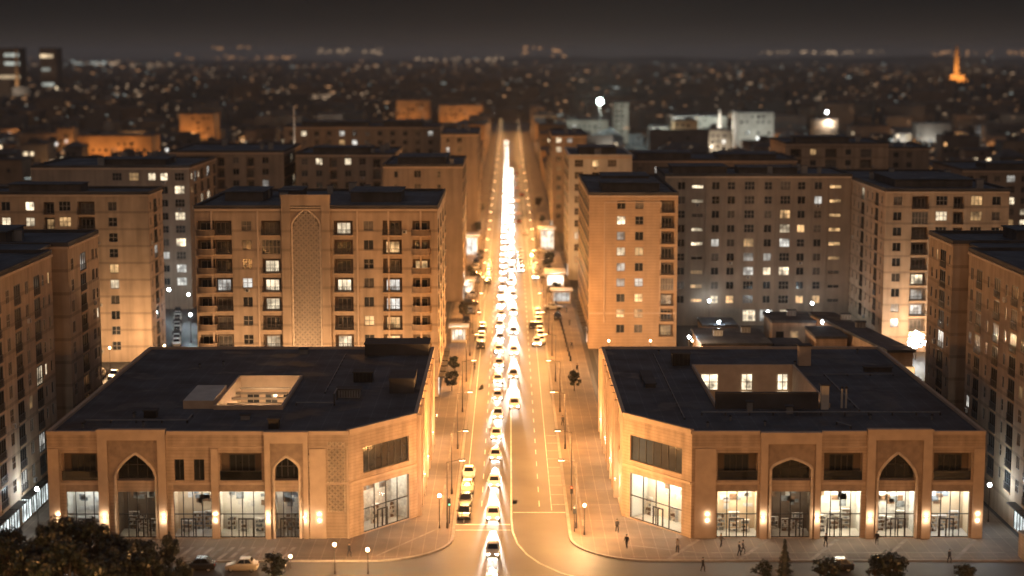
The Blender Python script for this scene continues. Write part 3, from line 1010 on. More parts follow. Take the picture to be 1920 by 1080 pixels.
# roof furniture: lifted away from the roof, so things of their own
def roof_box(name, label, cat, x0, x1, y0, y1, z0, hh, mat='plant_metal', lid=True, group=None, fins=0):
    t = thing(name, label, cat, ((x0 + x1) / 2, (y0 + y1) / 2, z0), group)
    b = MB()
    b.box(x0, x1, y0, y1, z0, z0 + hh, 0, 'b')
    b.build('casing', M[mat], t)
    if lid:
        b = MB()
        b.box(x0 - .15, x1 + .15, y0 - .15, y1 + .15, z0 + hh + .002, z0 + hh + .14)
        b.build('lid', M['roof2'], t)
    if fins:
        b = MB()
        for k in range(fins):
            x = x0 + (x1 - x0) * (k + .5) / fins
            b.box(x - .04, x + .04, y0 - .06, y0 - .002, z0 + .1, z0 + hh - .1)
        b.build('grille', M['frame_dark'], t)
    return t


ZR = HC + .065
roof_box('stair_housing', 'long low dark housing at the rear street corner of the block with the sunken court', 'roof housing', -22.5, -12.6, 262, 267.4, ZR, 1.7, 'roof2')
roof_box('plant_housing', 'dark box housing on the roof edge over the avenue', 'roof housing', -16.6, -13.2, 232, 238.5, ZR, 2.0, 'roof2')
roof_box('air_handler', 'ribbed pale air handling unit on the roof of the block with the sunken court', 'air conditioner', -23.6, -20.4, 229, 231, ZR, 1.1, 'plant_metal', fins=9)
roof_box('air_handler', 'rounded vent unit behind the ribbed air handler', 'air conditioner', -22.3, -19.6, 240, 242.5, ZR, 1.4, 'dark_metal', fins=5)
roof_box('air_handler', 'small roof unit behind the parapet between the two left arches', 'air conditioner', -30.2, -28.9, 209.5, 210.9, ZR, 1.2, 'dark_metal')
roof_box('air_handler', 'little pale vent on the far edge of the roof with the sunken court', 'air conditioner', -32.8, -31.6, 263, 264, ZR, .8, 'plant_metal')
roof_box('air_handler', 'small unit on the dark roof near the trees end', 'air conditioner', -47.2, -45.6, 216, 217.4, ZR, .9, 'dark_metal')
roof_box('air_handler', 'small pale unit just in front of the sunken court', 'air conditioner', -34.5, -33.4, 214.8, 215.6, ZR, .6, 'plant_metal')
roof_box('air_handler', 'cluster of dark roof units beside the roof well with lit windows', 'air conditioner', 24.6, 27.2, 253, 256, ZR, 1.8, 'dark_metal', fins=4)
roof_box('roof_pier', 'tall pale pier lit from below at the near corner of the roof well', 'roof pier', 41.2, 42.2, 221.2, 222.1, ZR, 3.2, 'canopy')
roof_box('roof_pier', 'tan brick pier at the far corner of the roof well', 'roof pier', 43.6, 45.4, 253, 254.6, ZR, 3.0, 'brick2')
roof_box('roof_hatch', 'low dark hatch on the avenue side of the roof with the well', 'roof hatch', 19.2, 20.6, 236, 246, ZR, .5, 'roof2')
roof_box('roof_hatch', 'dark raised strip on the far end of the roof with the well', 'roof hatch', 52.5, 56.5, 248, 249.2, ZR, .6, 'roof2')
roof_box('roof_hatch', 'little pale hatch in front of the roof well', 'roof hatch', 31.2, 31.9, 219.5, 220.2, ZR, 1.3, 'plant_metal')
roof_box('roof_hatch', 'little pale box in front of the roof well, nearer the white pipes', 'roof hatch', 36.2, 37.0, 218.5, 219.3, ZR, .9, 'plant_metal')


def pipe_run(label, pts, r=.09, group=None):
    t = thing('roof_pipe', label, 'pipe', pts[0], group)
    b = MB()
    for p, q in zip(pts, pts[1:]):
        b.tube(p, q, r, n=6)
    b.build('pipe', M['plant_metal'], t)
    b = MB()
    for p, q in zip(pts, pts[1:]):
        p, q = Vector(p), Vector(q)
        if abs(p.z - q.z) > .2:
            continue
        n = max(1, int((q - p).length / 3))
        for i in range(n + 1):
            w = p.lerp(q, i / n)
            b.box(w.x - .1, w.x + .1, w.y - .1, w.y + .1, ZR + .003, w.z - r * .7)
    b.build('pipe_support', M['roof2'], t)


pipe_run('grey pipe running along the roof behind the left parapet', [(-54, 213, ZR + .4), (-41, 213, ZR + .4), (-41, 216.5, ZR + .4)])
pipe_run('grey pipe with a raised end beside the ribbed air handler', [(-28.5, 224, ZR + .4), (-23.4, 224, ZR + .4), (-23.4, 224, ZR + 1.6), (-23.4, 227.5, ZR + 1.6)])
pipe_run('long grey pipe along the roof in front of the roof well', [(25, 217.5, ZR + .45), (56, 217.5, ZR + .45)])
pipe_run('short sloping pipe behind the pointed arch portal', [(41.5, 212, ZR + .4), (42.8, 209.5, ZR + .4)])
for i, (px, l) in enumerate(((1578, 'white vertical vent pipe on the roof, beside its twin pipe'), (1586, 'white vertical vent pipe, second of the pair on the roof'))):
    p = at(px, 765, None, ZR)
    t = thing('vent_pipe', 'white vertical vent pipe, one of a twin pair on the roof with the well', 'pipe', p, 'pair of white vent pipes')
    b = MB(); b.tube(p, (p.x, p.y, ZR + 2.6), .14, n=8); b.build('pipe', M['canopy'], t)
    b = MB(); b.tube((p.x, p.y, ZR + 2.65), (p.x, p.y, ZR + 2.95), .26, .1, n=8); b.build('cowl', M['dark_metal'], t)

q = random.Random(31)
for k in range(16):
    left = k % 2 == 0
    x = q.uniform(-54, -17) if left else q.uniform(20, 56)
    y = q.choice((q.uniform(209, 219), q.uniform(244, 264))) if left else q.choice((q.uniform(210, 216), q.uniform(253, 264)))
    if left and x > -20 and y < 216:
        x -= 8
    t = thing('roof_vent', 'little mushroom vent on the dark roof with the ' + ('sunken court' if left else 'roof well'), 'vent', (x, y, ZR), 'mushroom vents on the ' + ('left' if left else 'right') + ' corner block')
    b = MB(); b.tube((x, y, ZR), (x, y, ZR + .55), .12, n=8); b.build('stem', M['plant_metal'], t)
    b = MB(); b.tube((x, y, ZR + .551), (x, y, ZR + .75), .3, .1, 8); b.build('cowl', M['dark_metal'], t)
pipe_run('black cable tray crossing the roof from the ribbed air handler to the rear edge', [(-25.5, 232, ZR + .25), (-25.5, 262, ZR + .25)], .06)
pipe_run('black cable tray along the avenue side of the roof with the well', [(22.5, 215, ZR + .25), (22.5, 262, ZR + .25)], .06)
pipe_run('black cable tray on the far half of the roof with the well', [(46, 220, ZR + .25), (46, 245, ZR + .25), (56, 245, ZR + .25)], .06)

# ------------------------------------------------------------------ apartment blocks
ROWS33 = [30.3 - 1.7 - 3.33 * k for k in range(8)]


def px_cols(pxs, Y, X0):
    return [(at(p, 500, Y).x - X0, k) for p, k in pxs]


A_lit = {(2, 2): 'lit', (2, 3): 'lit', (1, 3): 'litc', (2, 4): 'lit', (3, 0): 'lit', (3, 3): 'lit', (2, 6): 'lit', (3, 6): 'lit', (4, 5): 'litw', (5, 3): 'litc', (5, 1): 'litw', (5, 4): 'litc', (5, 5): 'litw', (6, 2): 'litw', (0, 3): 'litc', (5, 6): 'litw'}
A_cols = px_cols([(418, 'b'), (463.5, 'w'), (509, 'b'), (644.5, 'b'), (691.5, 'w'), (736, 'b'), (790, 'r')], 295, -54.6)
# the two outer columns of balconies
A_cols = [(A_cols[i][0], A_cols[i][1]) for i in range(7)] + [(1.9, 'r')]
A_lit2 = {(c if c < 6 else c, r): v for (c, r), v in A_lit.items()}
blockA = apartment('apartment_block', 'orange lit ten storey apartment block with a tall carved arch panel on its front', (-54.6, -12.5, 295, 332), 33.4, 'stucco',
                   {'S': dict(cols=A_cols, rows=ROWS33, lit=A_lit2, p=0.0),
                    'E': dict(cols=[(4 + 5.2 * k, 'b' if k % 2 == 0 else 'w') for k in range(7)], rows=ROWS33, p=.12)},
                   seed=3, pent=((3, 10, 14, 26, 2.6), (26, 35, 12, 24, 2.8), (12, 16, 20, 30, 2.2)), shop=(('E', 1, 36, 'shopfront_lit'),), vents=7)
# raised centre bay with the tall arch
b = MB()
PA, uA = (-54.6, 295), (1, 0)
c0, c1 = 15.1, 23.5
b.obox(PA, uA, c0, c0 + 1.5, .004, .6, .2, 35.7)
b.obox(PA, uA, c1 - 1.5, c1, .004, .6, .2, 35.7)
b.obox(PA, uA, c0 + 1.5, c1 - 1.5, .004, .6, 33.9, 35.7)
b.obox(PA, uA, c0 - .1, c1 + .1, .603, .75, 35.3, 35.8)
b.obox(PA, uA, c0, c1, -1.2, -.42, 34.16, 35.69)
b.build('arch_bay', M['stucco'], blockA)
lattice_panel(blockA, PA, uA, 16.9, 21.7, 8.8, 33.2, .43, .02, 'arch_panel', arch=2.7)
b = MB()
pts = [(16.8, .3)] + [(16.8 + 5.0 * k / 18, arch_z(-1 + k / 9, 30.5, 2.75)) for k in range(19)] + [(21.8, .3)]
for (x0, z0), (x1, z1) in zip(pts, pts[1:]):
    b.tube((PA[0] + x0, PA[1] - .06, z0), (PA[0] + x1, PA[1] - .06, z1), .17, n=6)
for a0, a1, zt in ((16.3, 16.5, 33.7), (22.1, 22.3, 33.7)):
    b.obox(PA, uA, a0, a1, .004, .5, .3, zt)
b.obox(PA, uA, 16.501, 22.099, .004, .45, 33.5, 33.7)
b.build('arch_moulding', M['tracery'], blockA)
b = MB()
for a in (2.9, 10.9, 28.2, 33.6, 39.2):
    b.obox(PA, uA, a - .16, a + .16, .004, .16, .2, 32.9)
b.build('pilaster', M['brick2'], blockA)

R31 = [28.9 - 3.05 * k for k in range(10)]
blockB = apartment('apartment_block', 'tall tan apartment block lit orange at its foot, behind the near left block', (-118, -70, 330, 343.5), 33.0, 'stucco',
                   {'S': dict(cols=px_cols([(15, 'w'), (60, 'w'), (96, 's'), (125, 'W'), (165, 'b'), (214, 'w'), (-20, 'w')], 330, -118), rows=R31,
                              lit={(1, 0): 'lit', (1, 1): 'lit', (0, 1): 'lit', (2, 1): 'litw', (3, 1): 'litw', (5, 4): 'litw', (5, 5): 'lit'}),
                    'E': dict(cols=[(2.2, 'n'), (6.3, 's'), (10.6, 'n')], rows=R31, p=.06)},
                   seed=5, pent=((20, 34, 4, 10, 2.4),), vents=5)
blockC = apartment('apartment_block', 'grey apartment block with a column of lit four pane windows, beyond the alley', (-112, -75, 400, 436), 33.5, 'stucco_grey',
                   {'S': dict(cols=[(34.6, 'W'), (31.0, 'w'), (28.2, 'w'), (24, 'W'), (20, 'W')], rows=[29.6 - 3.1 * k for k in range(9)],
                              lit={(0, 1): 'lit', (0, 3): 'lit', (0, 5): 'lit', (0, 8): 'litc', (1, 0): 'lit', (2, 0): 'lit', (3, 0): 'litw', (0, 7): 'litc', (1, 6): 'litc'}),
                    'E': dict(cols=[(3 + 4.4 * k, 's' if k % 2 else 'n') for k in range(8)], rows=[29.6 - 3.1 * k for k in range(9)], p=.12)},
                   seed=6, pent=((14, 30, 8, 18, 2.2),), vents=5)
blockC2 = apartment('apartment_block', 'grey stepped block with narrow lit stair strips, beyond the four pane block', (-92, -61, 462, 500), 33.5, 'stucco_grey',
                    {'S': dict(cols=[(30 - 4 * k, 'w' if k % 2 else 's') for k in range(7)], rows=[29.6 - 3.1 * k for k in range(9)], p=.12),
                     'E': dict(cols=[(3 + 4.6 * k, 's') for k in range(8)], rows=[29.6 - 3.1 * k for k in range(9)], p=.1)}, seed=16, vents=4)
blockD = apartment('apartment_block', 'near tan block cut by the frame edge, dark loggia columns beside the arcade trees', (-98, -62.5, 190, 231.3), 33.0, 'stucco',
                   {'E': dict(cols=[(20.5, 'w'), (24.6, 's'), (29.0, 'w'), (33.6, 's'), (36.8, 'n'), (39.6, 'n'), (16, 's'), (12, 'w'), (7.5, 's')], rows=[28.2 - 3.02 * k for k in range(9)],
                              lit={(1, 4): None, (4, 4): 'lit', (3, 4): 'lit', (2, 5): 'litw', (3, 7): 'litc', (1, 8): 'litc'}, p=.02, bw=3.0, proj=.5)},
                   seed=8, pent=((8, 22, 14, 30, 2.8), (24, 31, 22, 32, 2.0)), shop=(('E', 4, 40, 'shopfront_cool'),), vents=4)
blockD2 = apartment('apartment_block', 'near tan block past the dark slot, ending at the lit alley', (-98, -62.5, 240, 258), 33.0, 'stucco',
                    {'E': dict(cols=[(2.3, 'w'), (8.4, 'b'), (14.4, 'w'), (16.6, 'n')], rows=[28.4 - 3.02 * k for k in range(9)], lit={(0, 1): None}, p=.03, proj=.5),
                     'S': dict(cols=[], rows=[])}, seed=9, pent=((10, 26, 3, 12, 2.6),), vents=2)
linkD = MB()
linkD.box(-97, -65.0, 231.32, 239.98, 0, 32.98)  # darker render than its neighbours: the slot's shade put into the wall colour
linkD.box(-97, -64.8, 231.33, 239.97, 32.985, 33.3, 1)
tag(linkD.build('stair_tower', [M['stucco_grey'], M['roof']], None, off=(-80, 235, 0)), 'windowless recessed stair tower joining the two near tan blocks beside the trees', 'stair tower')

blockE = apartment('apartment_block', 'near tan block on the white shop side, cut by the frame, with dark loggia columns', (64.2, 98, 190, 236.5), 32.7, 'stucco',
                   {'W': dict(cols=[(1.8, 'w'), (5.6, 's'), (10, 'n'), (14.2, 's'), (18.3, 'n'), (22, 's'), (26, 'w'), (30, 's'), (34.5, 'w'), (39, 's')], rows=[28.0 - 3.0 * k for k in range(9)], p=.03, bw=3.0, proj=.5)},
                   seed=11, pent=((6, 24, 20, 36, 3.0),), shop=(('W', 26, 44, 'shopfront_cool'),), vents=4)
blockE2 = apartment('apartment_block', 'near tan block past the slot on the white shop side, ending at the glittering tree', (64.0, 98, 244.5, 258.5), 32.8, 'stucco',
                    {'W': dict(cols=[(2.2, 'n'), (5.0, 'n'), (8.6, 'b'), (12.3, 'n')], rows=[28.6 - 3.0 * k for k in range(10)], p=.03, proj=.5)}, seed=12, pent=((10, 24, 3, 10, 2.4),), vents=2)
linkE = MB()
linkE.box(66.4, 97, 236.52, 244.48, 0, 32.6)  # slot shade put into this tower's darker wall colour too
linkE.box(66.2, 97, 236.53, 244.47, 32.605, 32.9, 1)
tag(linkE.build('stair_tower', [M['stucco_grey'], M['roof']], None, off=(80, 240, 0)), 'windowless recessed stair tower joining the near blocks on the white shop side', 'stair tower')

RF = [28.7 - .85 - 3.18 * k for k in range(9)]
blockF = apartment('apartment_block', 'plain orange end block with two columns of small paired windows beside the avenue', (16.2, 34.2, 345, 398), 31.6, 'stucco_lines',
                   {'S': dict(cols=px_cols([(1112, 's'), (1164, 'w'), (1198, 'w'), (1250, 'b')], 345, 16.2), rows=RF, bw=2.9,
                              lit={(1, 1): 'lit', (1, 2): 'litc', (1, 3): 'lit', (2, 3): 'litw', (1, 5): 'litc', (2, 6): 'litw', (1, 7): 'litw', (2, 5): 'litc', (3, 8): 'litw', (1, 4): 'litc', (2, 7): 'litw'}),
                    'W': dict(cols=[(50 - 4.6 * k, 's' if k % 2 else 'b') for k in range(11)], rows=RF, p=.1)},
                   seed=13, pent=((3, 15, 9, 20, 2.6), (4, 14, 24, 36, 3.2)), shop=(('W', 8, 52, 'shopfront_lit'),), vents=4)
b = MB()
PF = (16.2, 345)
for a0, a1, z0, z1 in ((3.0, 3.25, 5.4, 30.2), (14.4, 14.65, 5.4, 30.2), (3.25, 14.4, 29.95, 30.2), (.1, 17.9, 7.2, 7.5)):
    b.obox(PF, (1, 0), a0, a1, .004, .14, z0, z1)
b.build('end_panel_frame', M['brick2'], blockF)

RG = [29.4 - 3.16 * k for k in range(9)]
g_lit = {(1, 0): 'lit', (1, 1): 'lit', (1, 3): 'lit', (1, 4): 'lit', (1, 6): 'litw', (1, 7): 'litw', (9, 0): 'litw', (9, 1): 'litw', (9, 2): 'litw', (9, 3): 'litw', (9, 4): 'litw', (9, 5): 'litw', (6, 3): 'lit',
         (7, 3): 'litw', (4, 4): 'litw', (4, 5): 'litc', (4, 6): 'litc', (5, 6): 'lit', (5, 5): 'litc', (6, 4): 'litc', (6, 6): 'lit', (8, 1): 'litc', (2, 8): 'lit', (3, 8): 'litw', (7, 8): 'litw', (8, 8): 'litw', (1, 8): 'litw', (10, 6): 'lit', (6, 2): 'litw', (2, 4): 'litc'}
blockG = apartment('apartment_block', 'wide grey brown courtyard block with many small windows between two wings', (34.3, 75.3, 375, 398), 33.3, 'stucco_grey',
                   {'S': dict(cols=px_cols([(1276, 'w'), (1306, 'h'), (1340, 'w'), (1369, 'w'), (1403, 'W'), (1438, 'w'), (1470, 'W'), (1500, 'w'), (1531, 'w'), (1563, 'h'), (1592, 'n')], 375, 34.3), rows=RG, lit=g_lit)},
                   seed=14, pent=((2, 14, 4, 14, 2.8), (17, 30, 6, 14, 2.2)), vents=8)
b = MB()
for px in (1322, 1421, 1455, 1548):
    x = at(px, 500, 375).x - 34.3
    b.obox((34.3, 375), (1, 0), x - .2, x + .2, .004, .2, .2, 32.8)
b.build('pilaster', M['stucco_grey'], blockG)
for px in (1404, 1436, 1473):
    x = at(px, 590, 375).x
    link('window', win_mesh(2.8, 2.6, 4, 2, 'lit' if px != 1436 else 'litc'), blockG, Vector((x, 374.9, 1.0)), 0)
blockH = apartment('apartment_block', 'tan corner wing lit orange at its foot, with three wide lit top windows', (75.4, 100.2, 341, 398), 32.7, 'stucco',
                   {'S': dict(cols=px_cols([(1680, 'w'), (1722, 'b'), (1762, 'W'), (1793, 's'), (1827, 'W'), (1864, 'w')], 341, 75.4), rows=[29.0 - 3.1 * k for k in range(9)],
                              lit={(2, 1): 'lit', (4, 1): 'litw', (1, 5): 'lit', (1, 6): 'litc', (1, 7): 'litc', (4, 0): 'litw'}),
                    'W': dict(cols=[(3 + 4.6 * k, 's' if k % 3 == 1 else 'n') for k in range(12)], rows=[29.0 - 3.1 * k for k in range(9)], p=.05)},
                   seed=15, pent=((4, 20, 10, 30, 2.4),), vents=5)

# second row
R33 = [29.4 - 3.2 * k for k in range(9)]


def cols(W, step=4.6, pat='wswb'):
    return [(step * (k + .6), pat[k % len(pat)]) for k in range(int((W - 1) / step))]


apartment('apartment_block', 'brown avenue block with a dark stepped roof behind the arch panel block', (-30.5, -11.3, 412, 448), 33.0, 'stucco_grey',
          {'S': dict(cols=cols(19, 5.2, 'nw'), rows=R33, p=.10), 'E': dict(cols=cols(36, 5, 'bs'), rows=R33, p=.10)}, seed=21, pent=((3, 15, 8, 24, 2.6),), shop=(('E', 2, 34, 'shopfront_lit'),), vents=4)
apartment('apartment_block', 'grey block with scattered bright windows behind the arch panel block', (-57.5, -30.8, 460, 490), 33.0, 'stucco_grey',
          {'S': dict(cols=cols(26.7, 3.9, 'wws'), rows=R33, p=.2)}, seed=22, pent=((4, 20, 6, 16, 2.4),), vents=5)
apartment('apartment_block', 'tan avenue block with lit windows, next beyond the dark stepped roof', (-23, -10.5, 575, 625), 33.0, 'stucco_grey',
          {'S': dict(cols=cols(12.5, 3.9, 'nw'), rows=R33, p=.25), 'E': dict(cols=cols(50, 6, 'b'), rows=R33, p=.1)}, seed=23, shop=(('E', 2, 48, 'shopfront_lit'),), vents=4)
apartment('apartment_block', 'long low lit grey block with a row of bright lights along its eaves', (-82, -25, 622, 650), 33.5, 'stucco_grey',
          {'S': dict(cols=cols(57, 4.6, 'w'), rows=R33[:4], p=.2)}, seed=24, pent=((6, 30, 6, 16, 2.6), (36, 50, 6, 16, 3)), vents=5)
blockK = apartment('apartment_block', 'pale cold lit block with a white framed top storey beside the avenue', (15.8, 32.5, 452, 490), 33.0, 'stucco_cold',
                   {'S': dict(cols=cols(16.7, 4.4, 'Ww'), rows=R33, p=.25), 'W': dict(cols=cols(38, 5, 'b'), rows=R33, p=.1)}, seed=25, pent=((3, 13, 8, 20, 3),), shop=(('W', 2, 36, 'shopfront_cool'),), vents=4)
apartment('apartment_block', 'long tan block with an orange lamp on its roof terrace, behind the courtyard block', (33, 80, 474, 505), 30.5, 'stucco_grey',
          {'S': dict(cols=cols(47, 5.2, 'w'), rows=R33, p=.08)}, seed=26, pent=((3, 18, 6, 18, 2.8), (26, 42, 6, 20, 2.2)), vents=6)
apartment('apartment_block', 'tan block with a lit gallery under its roof, above the courtyard block wing', (81.5, 112, 505, 535), 33.5, 'stucco',
          {'S': dict(cols=cols(30, 5.2, 'bw'), rows=R33, p=.2)}, seed=27, pent=((4, 20, 6, 16, 2.8),), vents=4)
apartment('apartment_block', 'narrow brown avenue block with a row of lit windows, beyond the pale cold block', (14.5, 26, 575, 620), 32.5, 'stucco_grey',
          {'S': dict(cols=cols(11.5, 3.6, 'w'), rows=R33, p=.25), 'W': dict(cols=cols(45, 6, 'b'), rows=R33, p=.1)}, seed=28, shop=(('W', 2, 44, 'shopfront_lit'),), vents=3)
apartment('apartment_block', 'dense block full of lit windows at the frame edge beyond the corner wing', (127, 168, 478, 512), 27.5, 'stucco_grey',
          {'S': dict(cols=cols(41, 3.8, 'wW'), rows=[23.4 - 3.1 * k for k in range(7)], p=.5)}, seed=29, pent=((8, 24, 6, 16, 2.4),), vents=4)
apartment('apartment_block', 'brown block with sparse lamps between the lit gallery block and the dense lit block', (112.5, 134, 545, 575), 30, 'stucco_grey',
          {'S': dict(cols=cols(21, 4.2, 'w'), rows=R33[1:], p=.2)}, seed=30, vents=3)

# ------------------------------------------------------------------ ground, road, pavements
def sheet(name, pts, z, mat):
    b = MB(); roof_poly(b, pts, z)
    return tag(b.build(name, M[mat]), kind='structure')


sheet('ground', [(-15000, -200), (15000, -200), (15000, 26000), (-15000, 26000)], -.02, 'ground')
sheet('boulevard', [(-160, 138), (160, 138), (160, 205), (-160, 205)], 0, 'asphalt')
sheet('avenue', [(-14, 205), (16, 205), (16, 1480), (-14, 1480)], .001, 'asphalt')
sheet('side_street', [(-75, 283), (-16, 283), (-16, 294), (-55.5, 294), (-55.5, 461), (-74.5, 461), (-74.5, 400), (-90, 399), (-90, 345), (-69.5, 345), (-69.5, 329), (-75, 329)], .003, 'asphalt_dark')
sheet('courtyard', [(17, 283), (110, 283), (110, 341), (74, 341), (74, 375), (35, 375), (35, 344), (17, 344)], .003, 'asphalt_dark')
sheet('alley_pavement', [(-62.4, 200), (-57.3, 200), (-57.3, 283), (-62.4, 283)], .006, 'paving')
arcL = [(-17 + 9.9 * math.cos(t), 207 + 9.9 * math.sin(t) * -1) for t in [math.pi / 2 * k / 10 for k in range(11)]]
arcR = [(17.5 - 9.9 * math.cos(t), 207 - 9.9 * math.sin(t)) for t in [math.pi / 2 * k / 10 for k in range(11)]]


def pavement(name, edge, rest):
    b = MB()
    b.prism([(x, y) for x, y in edge + rest], 0.0, .13)
    tag(b.build(name, M['paving']), kind='structure')
    # kerb stones on the edge
    b = MB()
    for (x0, y0), (x1, y1) in zip(edge, edge[1:]):
        d = Vector((x1 - x0, y1 - y0)); l = d.length
        if l < .01:
            continue
        b.obox((x0, y0), (d.x / l, d.y / l), 0, l, -.22, .16, .001, .155)
    tag(b.build('kerb', M['kerb']), kind='structure')


pavement('pavement_left', [(-7.1, 1300), (-7.1, 207)] + arcL[1:] + [(-61.8, 197.1)], [(-61.8, 199.9), (-57.25, 200), (-57.25, 282.9), (-13.2, 283), (-13.2, 1300)])
pavement('pavement_right', [(7.6, 1300), (7.6, 207)] + arcR[1:] + [(63.5, 197.1)], [(63.5, 282), (15.2, 283), (15.2, 1300)])


def strip(b, pts, w, z):
    for (x0, y0), (x1, y1) in zip(pts, pts[1:]):
        d = Vector((x1 - x0, y1 - y0)).normalized() * (w / 2)
        n = (-d.y, d.x)
        b.poly([(x0 + n[0], y0 + n[1], z), (x0 - n[0], y0 - n[1], z), (x1 - n[0], y1 - n[1], z), (x1 + n[0], y1 + n[1], z)])


b = MB(); b2 = MB()
zm = .005
strip(b, [(0.25, 1200), (0.25, 216), (0.4, 210), (1.0, 204.5), (2.1, 200), (3.6, 196.3), (6.0, 192.6), (9.5, 189.3), (14, 187), (20, 185.6)], .22, zm)
y = 222
while y < 700:
    strip(b, [(-3.7, y), (-3.7, y + 3)], .14, zm)
    strip(b, [(4.0, y), (4.0, y + 3)], .14, zm)
    y += 7.5
strip(b, [(-6.9, 213.2), (0.1, 213.2)], .45, zm)
strip(b, [(-6.9, 210.6), (0.1, 210.6)], .2, zm)
strip(b, [(0.5, 219), (7.4, 219)], .35, zm)
strip(b, [(-5.9, 214), (-5.9, 1000)], .12, zm)
strip(b, [(5.6, 220), (5.6, 1000)], .12, zm)
for k in range(9):
    strip(b, [(5.7, 223 + k * 5.2), (7.5, 223 + k * 5.2)], .12, zm)
for k in range(12):
    strip(b2, [(-41 + 1.25 * k, 197.6), (-40 + 1.25 * k, 202.6)], .5, .136)
for k in range(5):
    strip(b2, [(19 + 8.6 * k, 197.6), (23.5 + 8.6 * k, 205.8)], .5, .136)
strip(b2, [(-16, 199), (-9, 211), (-9, 320)], .3, .136)
strip(b2, [(14.5, 203.5), (23, 200.2), (60, 200.2)], .3, .136)
strip(b2, [(9.5, 212), (9.5, 320)], .3, .136)
tag(b.build('road_markings', M['paint']), kind='structure')
tag(b2.build('paving_bands', M['band_stone']), kind='structure')

b = MB(); q = random.Random(77)
for k in range(26):
    x = q.uniform(-6.6, 5.6); y = q.uniform(196, 420); w = q.uniform(.6, 1.6); l = q.uniform(1.5, 9)
    b.poly([(x, y, .0035), (x + w, y, .0035), (x + w, y + l, .0035), (x, y + l, .0035)], 0)
for k in range(12):
    x = q.uniform(-40, 40); y = q.uniform(172, 195); w = q.uniform(1, 6); l = q.uniform(.8, 2)
    b.poly([(x, y, .0035), (x + w, y, .0035), (x + w, y + l, .0035), (x, y + l, .0035)], 0)
tag(b.build('road_repairs', M['asphalt_dark']), kind='structure')

WARM = (1.0, .44, .125)
WARM2 = (1.0, .60, .30)


# ------------------------------------------------------------------ lamps
def make_lamp(label, group, h=8.8, arm=1.6):
    t = thing('street_lamp', label, 'street lamp', (0, 0, 0), group)
    b = MB()
    b.tube((0, 0, .13), (0, 0, .9), .16, .14, 8); b.tube((0, 0, .9), (0, 0, h), .09, .06, 8)
    b.tube((0, 0, h - .1), (arm, 0, h + .25), .05, .04, 6)
    b.build('pole', M['pole'], t)
    b = MB()
    b.box(arm - .15, arm + .75, -.17, .17, h + .2, h + .34)
    hd = b.build('lamp_head', M['pole'], t)
    b = MB()
    b.box(arm - .02, arm + .68, -.13, .13, h + .14, h + .197)
    b.build('lens', M['lens'], hd)
    l = point(t, (arm + .3, 0, h - .05), 9000, WARM, .25)
    return t


lampL = make_lamp('tall single arm street lamp on the kerb beside the white traffic', 'street lamps along the avenue')
lampR = make_lamp('tall single arm street lamp on the kerb of the emptier lanes', 'street lamps along the avenue, shop side')
km = kidmap()
ys = [211] + [228 + 27 * k for k in range(15)]
far = [640 + 48 * k for k in range(15)]
LAMP_NEAR, LAMP_FAR = 10500, 5500
farlights = {}
for proto, X, rz in ((lampL, -7.9, 0), (lampR, 8.5, math.pi)):
    for i, y in enumerate(ys + far):
        o = proto if i == 0 else copy_tree(proto, km)
        o.location = (X, y, 0); o.rotation_euler[2] = rz
        for c in o.children:
            if c.type == 'LIGHT':
                if y >= 640:
                    if 'd' not in farlights:
                        farlights['d'] = c.data.copy(); farlights['d'].energy = LAMP_FAR
                    c.data = farlights['d']
                else:
                    k = (.45, 1.0, 1.5)[(i * 5 + (1 if rz else 0)) % 3]
                    if k not in farlights:
                        farlights[k] = c.data.copy(); farlights[k].energy = LAMP_NEAR * k
                    c.data = farlights[k]

bl = make_lamp('unseen street lamp added on the near side of the boulevard to light the fronts', 'added fill lamps along the boulevard')
km = kidmap()
bd = None
for i, x in enumerate((-66, -46, -26, 0, 24, 44, 64)):  # lamps added out of view to wash the shop fronts and plaza
    o = bl if i == 0 else copy_tree(bl, km)
    o.location = (x, 158, 0); o.rotation_euler[2] = math.pi / 2
    for c in o.children:
        if c.type == 'LIGHT':
            c.data.energy = BLVD_FILL


def globe_lamp(x, y, h, label, e, col=(1, .56, .24), r=.2, lens='lens', group=None):
    t = thing('globe_lamp', label, 'lamp post', (x, y, 0), group)
    b = MB(); b.tube((x, y, .1), (x, y, h - r), .06, .045, 8); b.tube((x, y, .1), (x, y, .5), .12, .09, 8)
    b.build('pole', M['pole'], t)
    b = MB()
    for i in range(6):
        a0, a1 = math.pi * i / 6, math.pi * (i + 1) / 6
        b.tube((x, y, h - r * math.cos(a0)), (x, y, h - r * math.cos(a1) + 1e-4), max(.01, r * math.sin(a0)), max(.01, r * math.sin(a1)), 12, cap=False)
    b.build('globe', M[lens], t, smooth=True)
    if e:
        point(t, (x, y - .05, h + r + .15), e, col, .15)
    return t


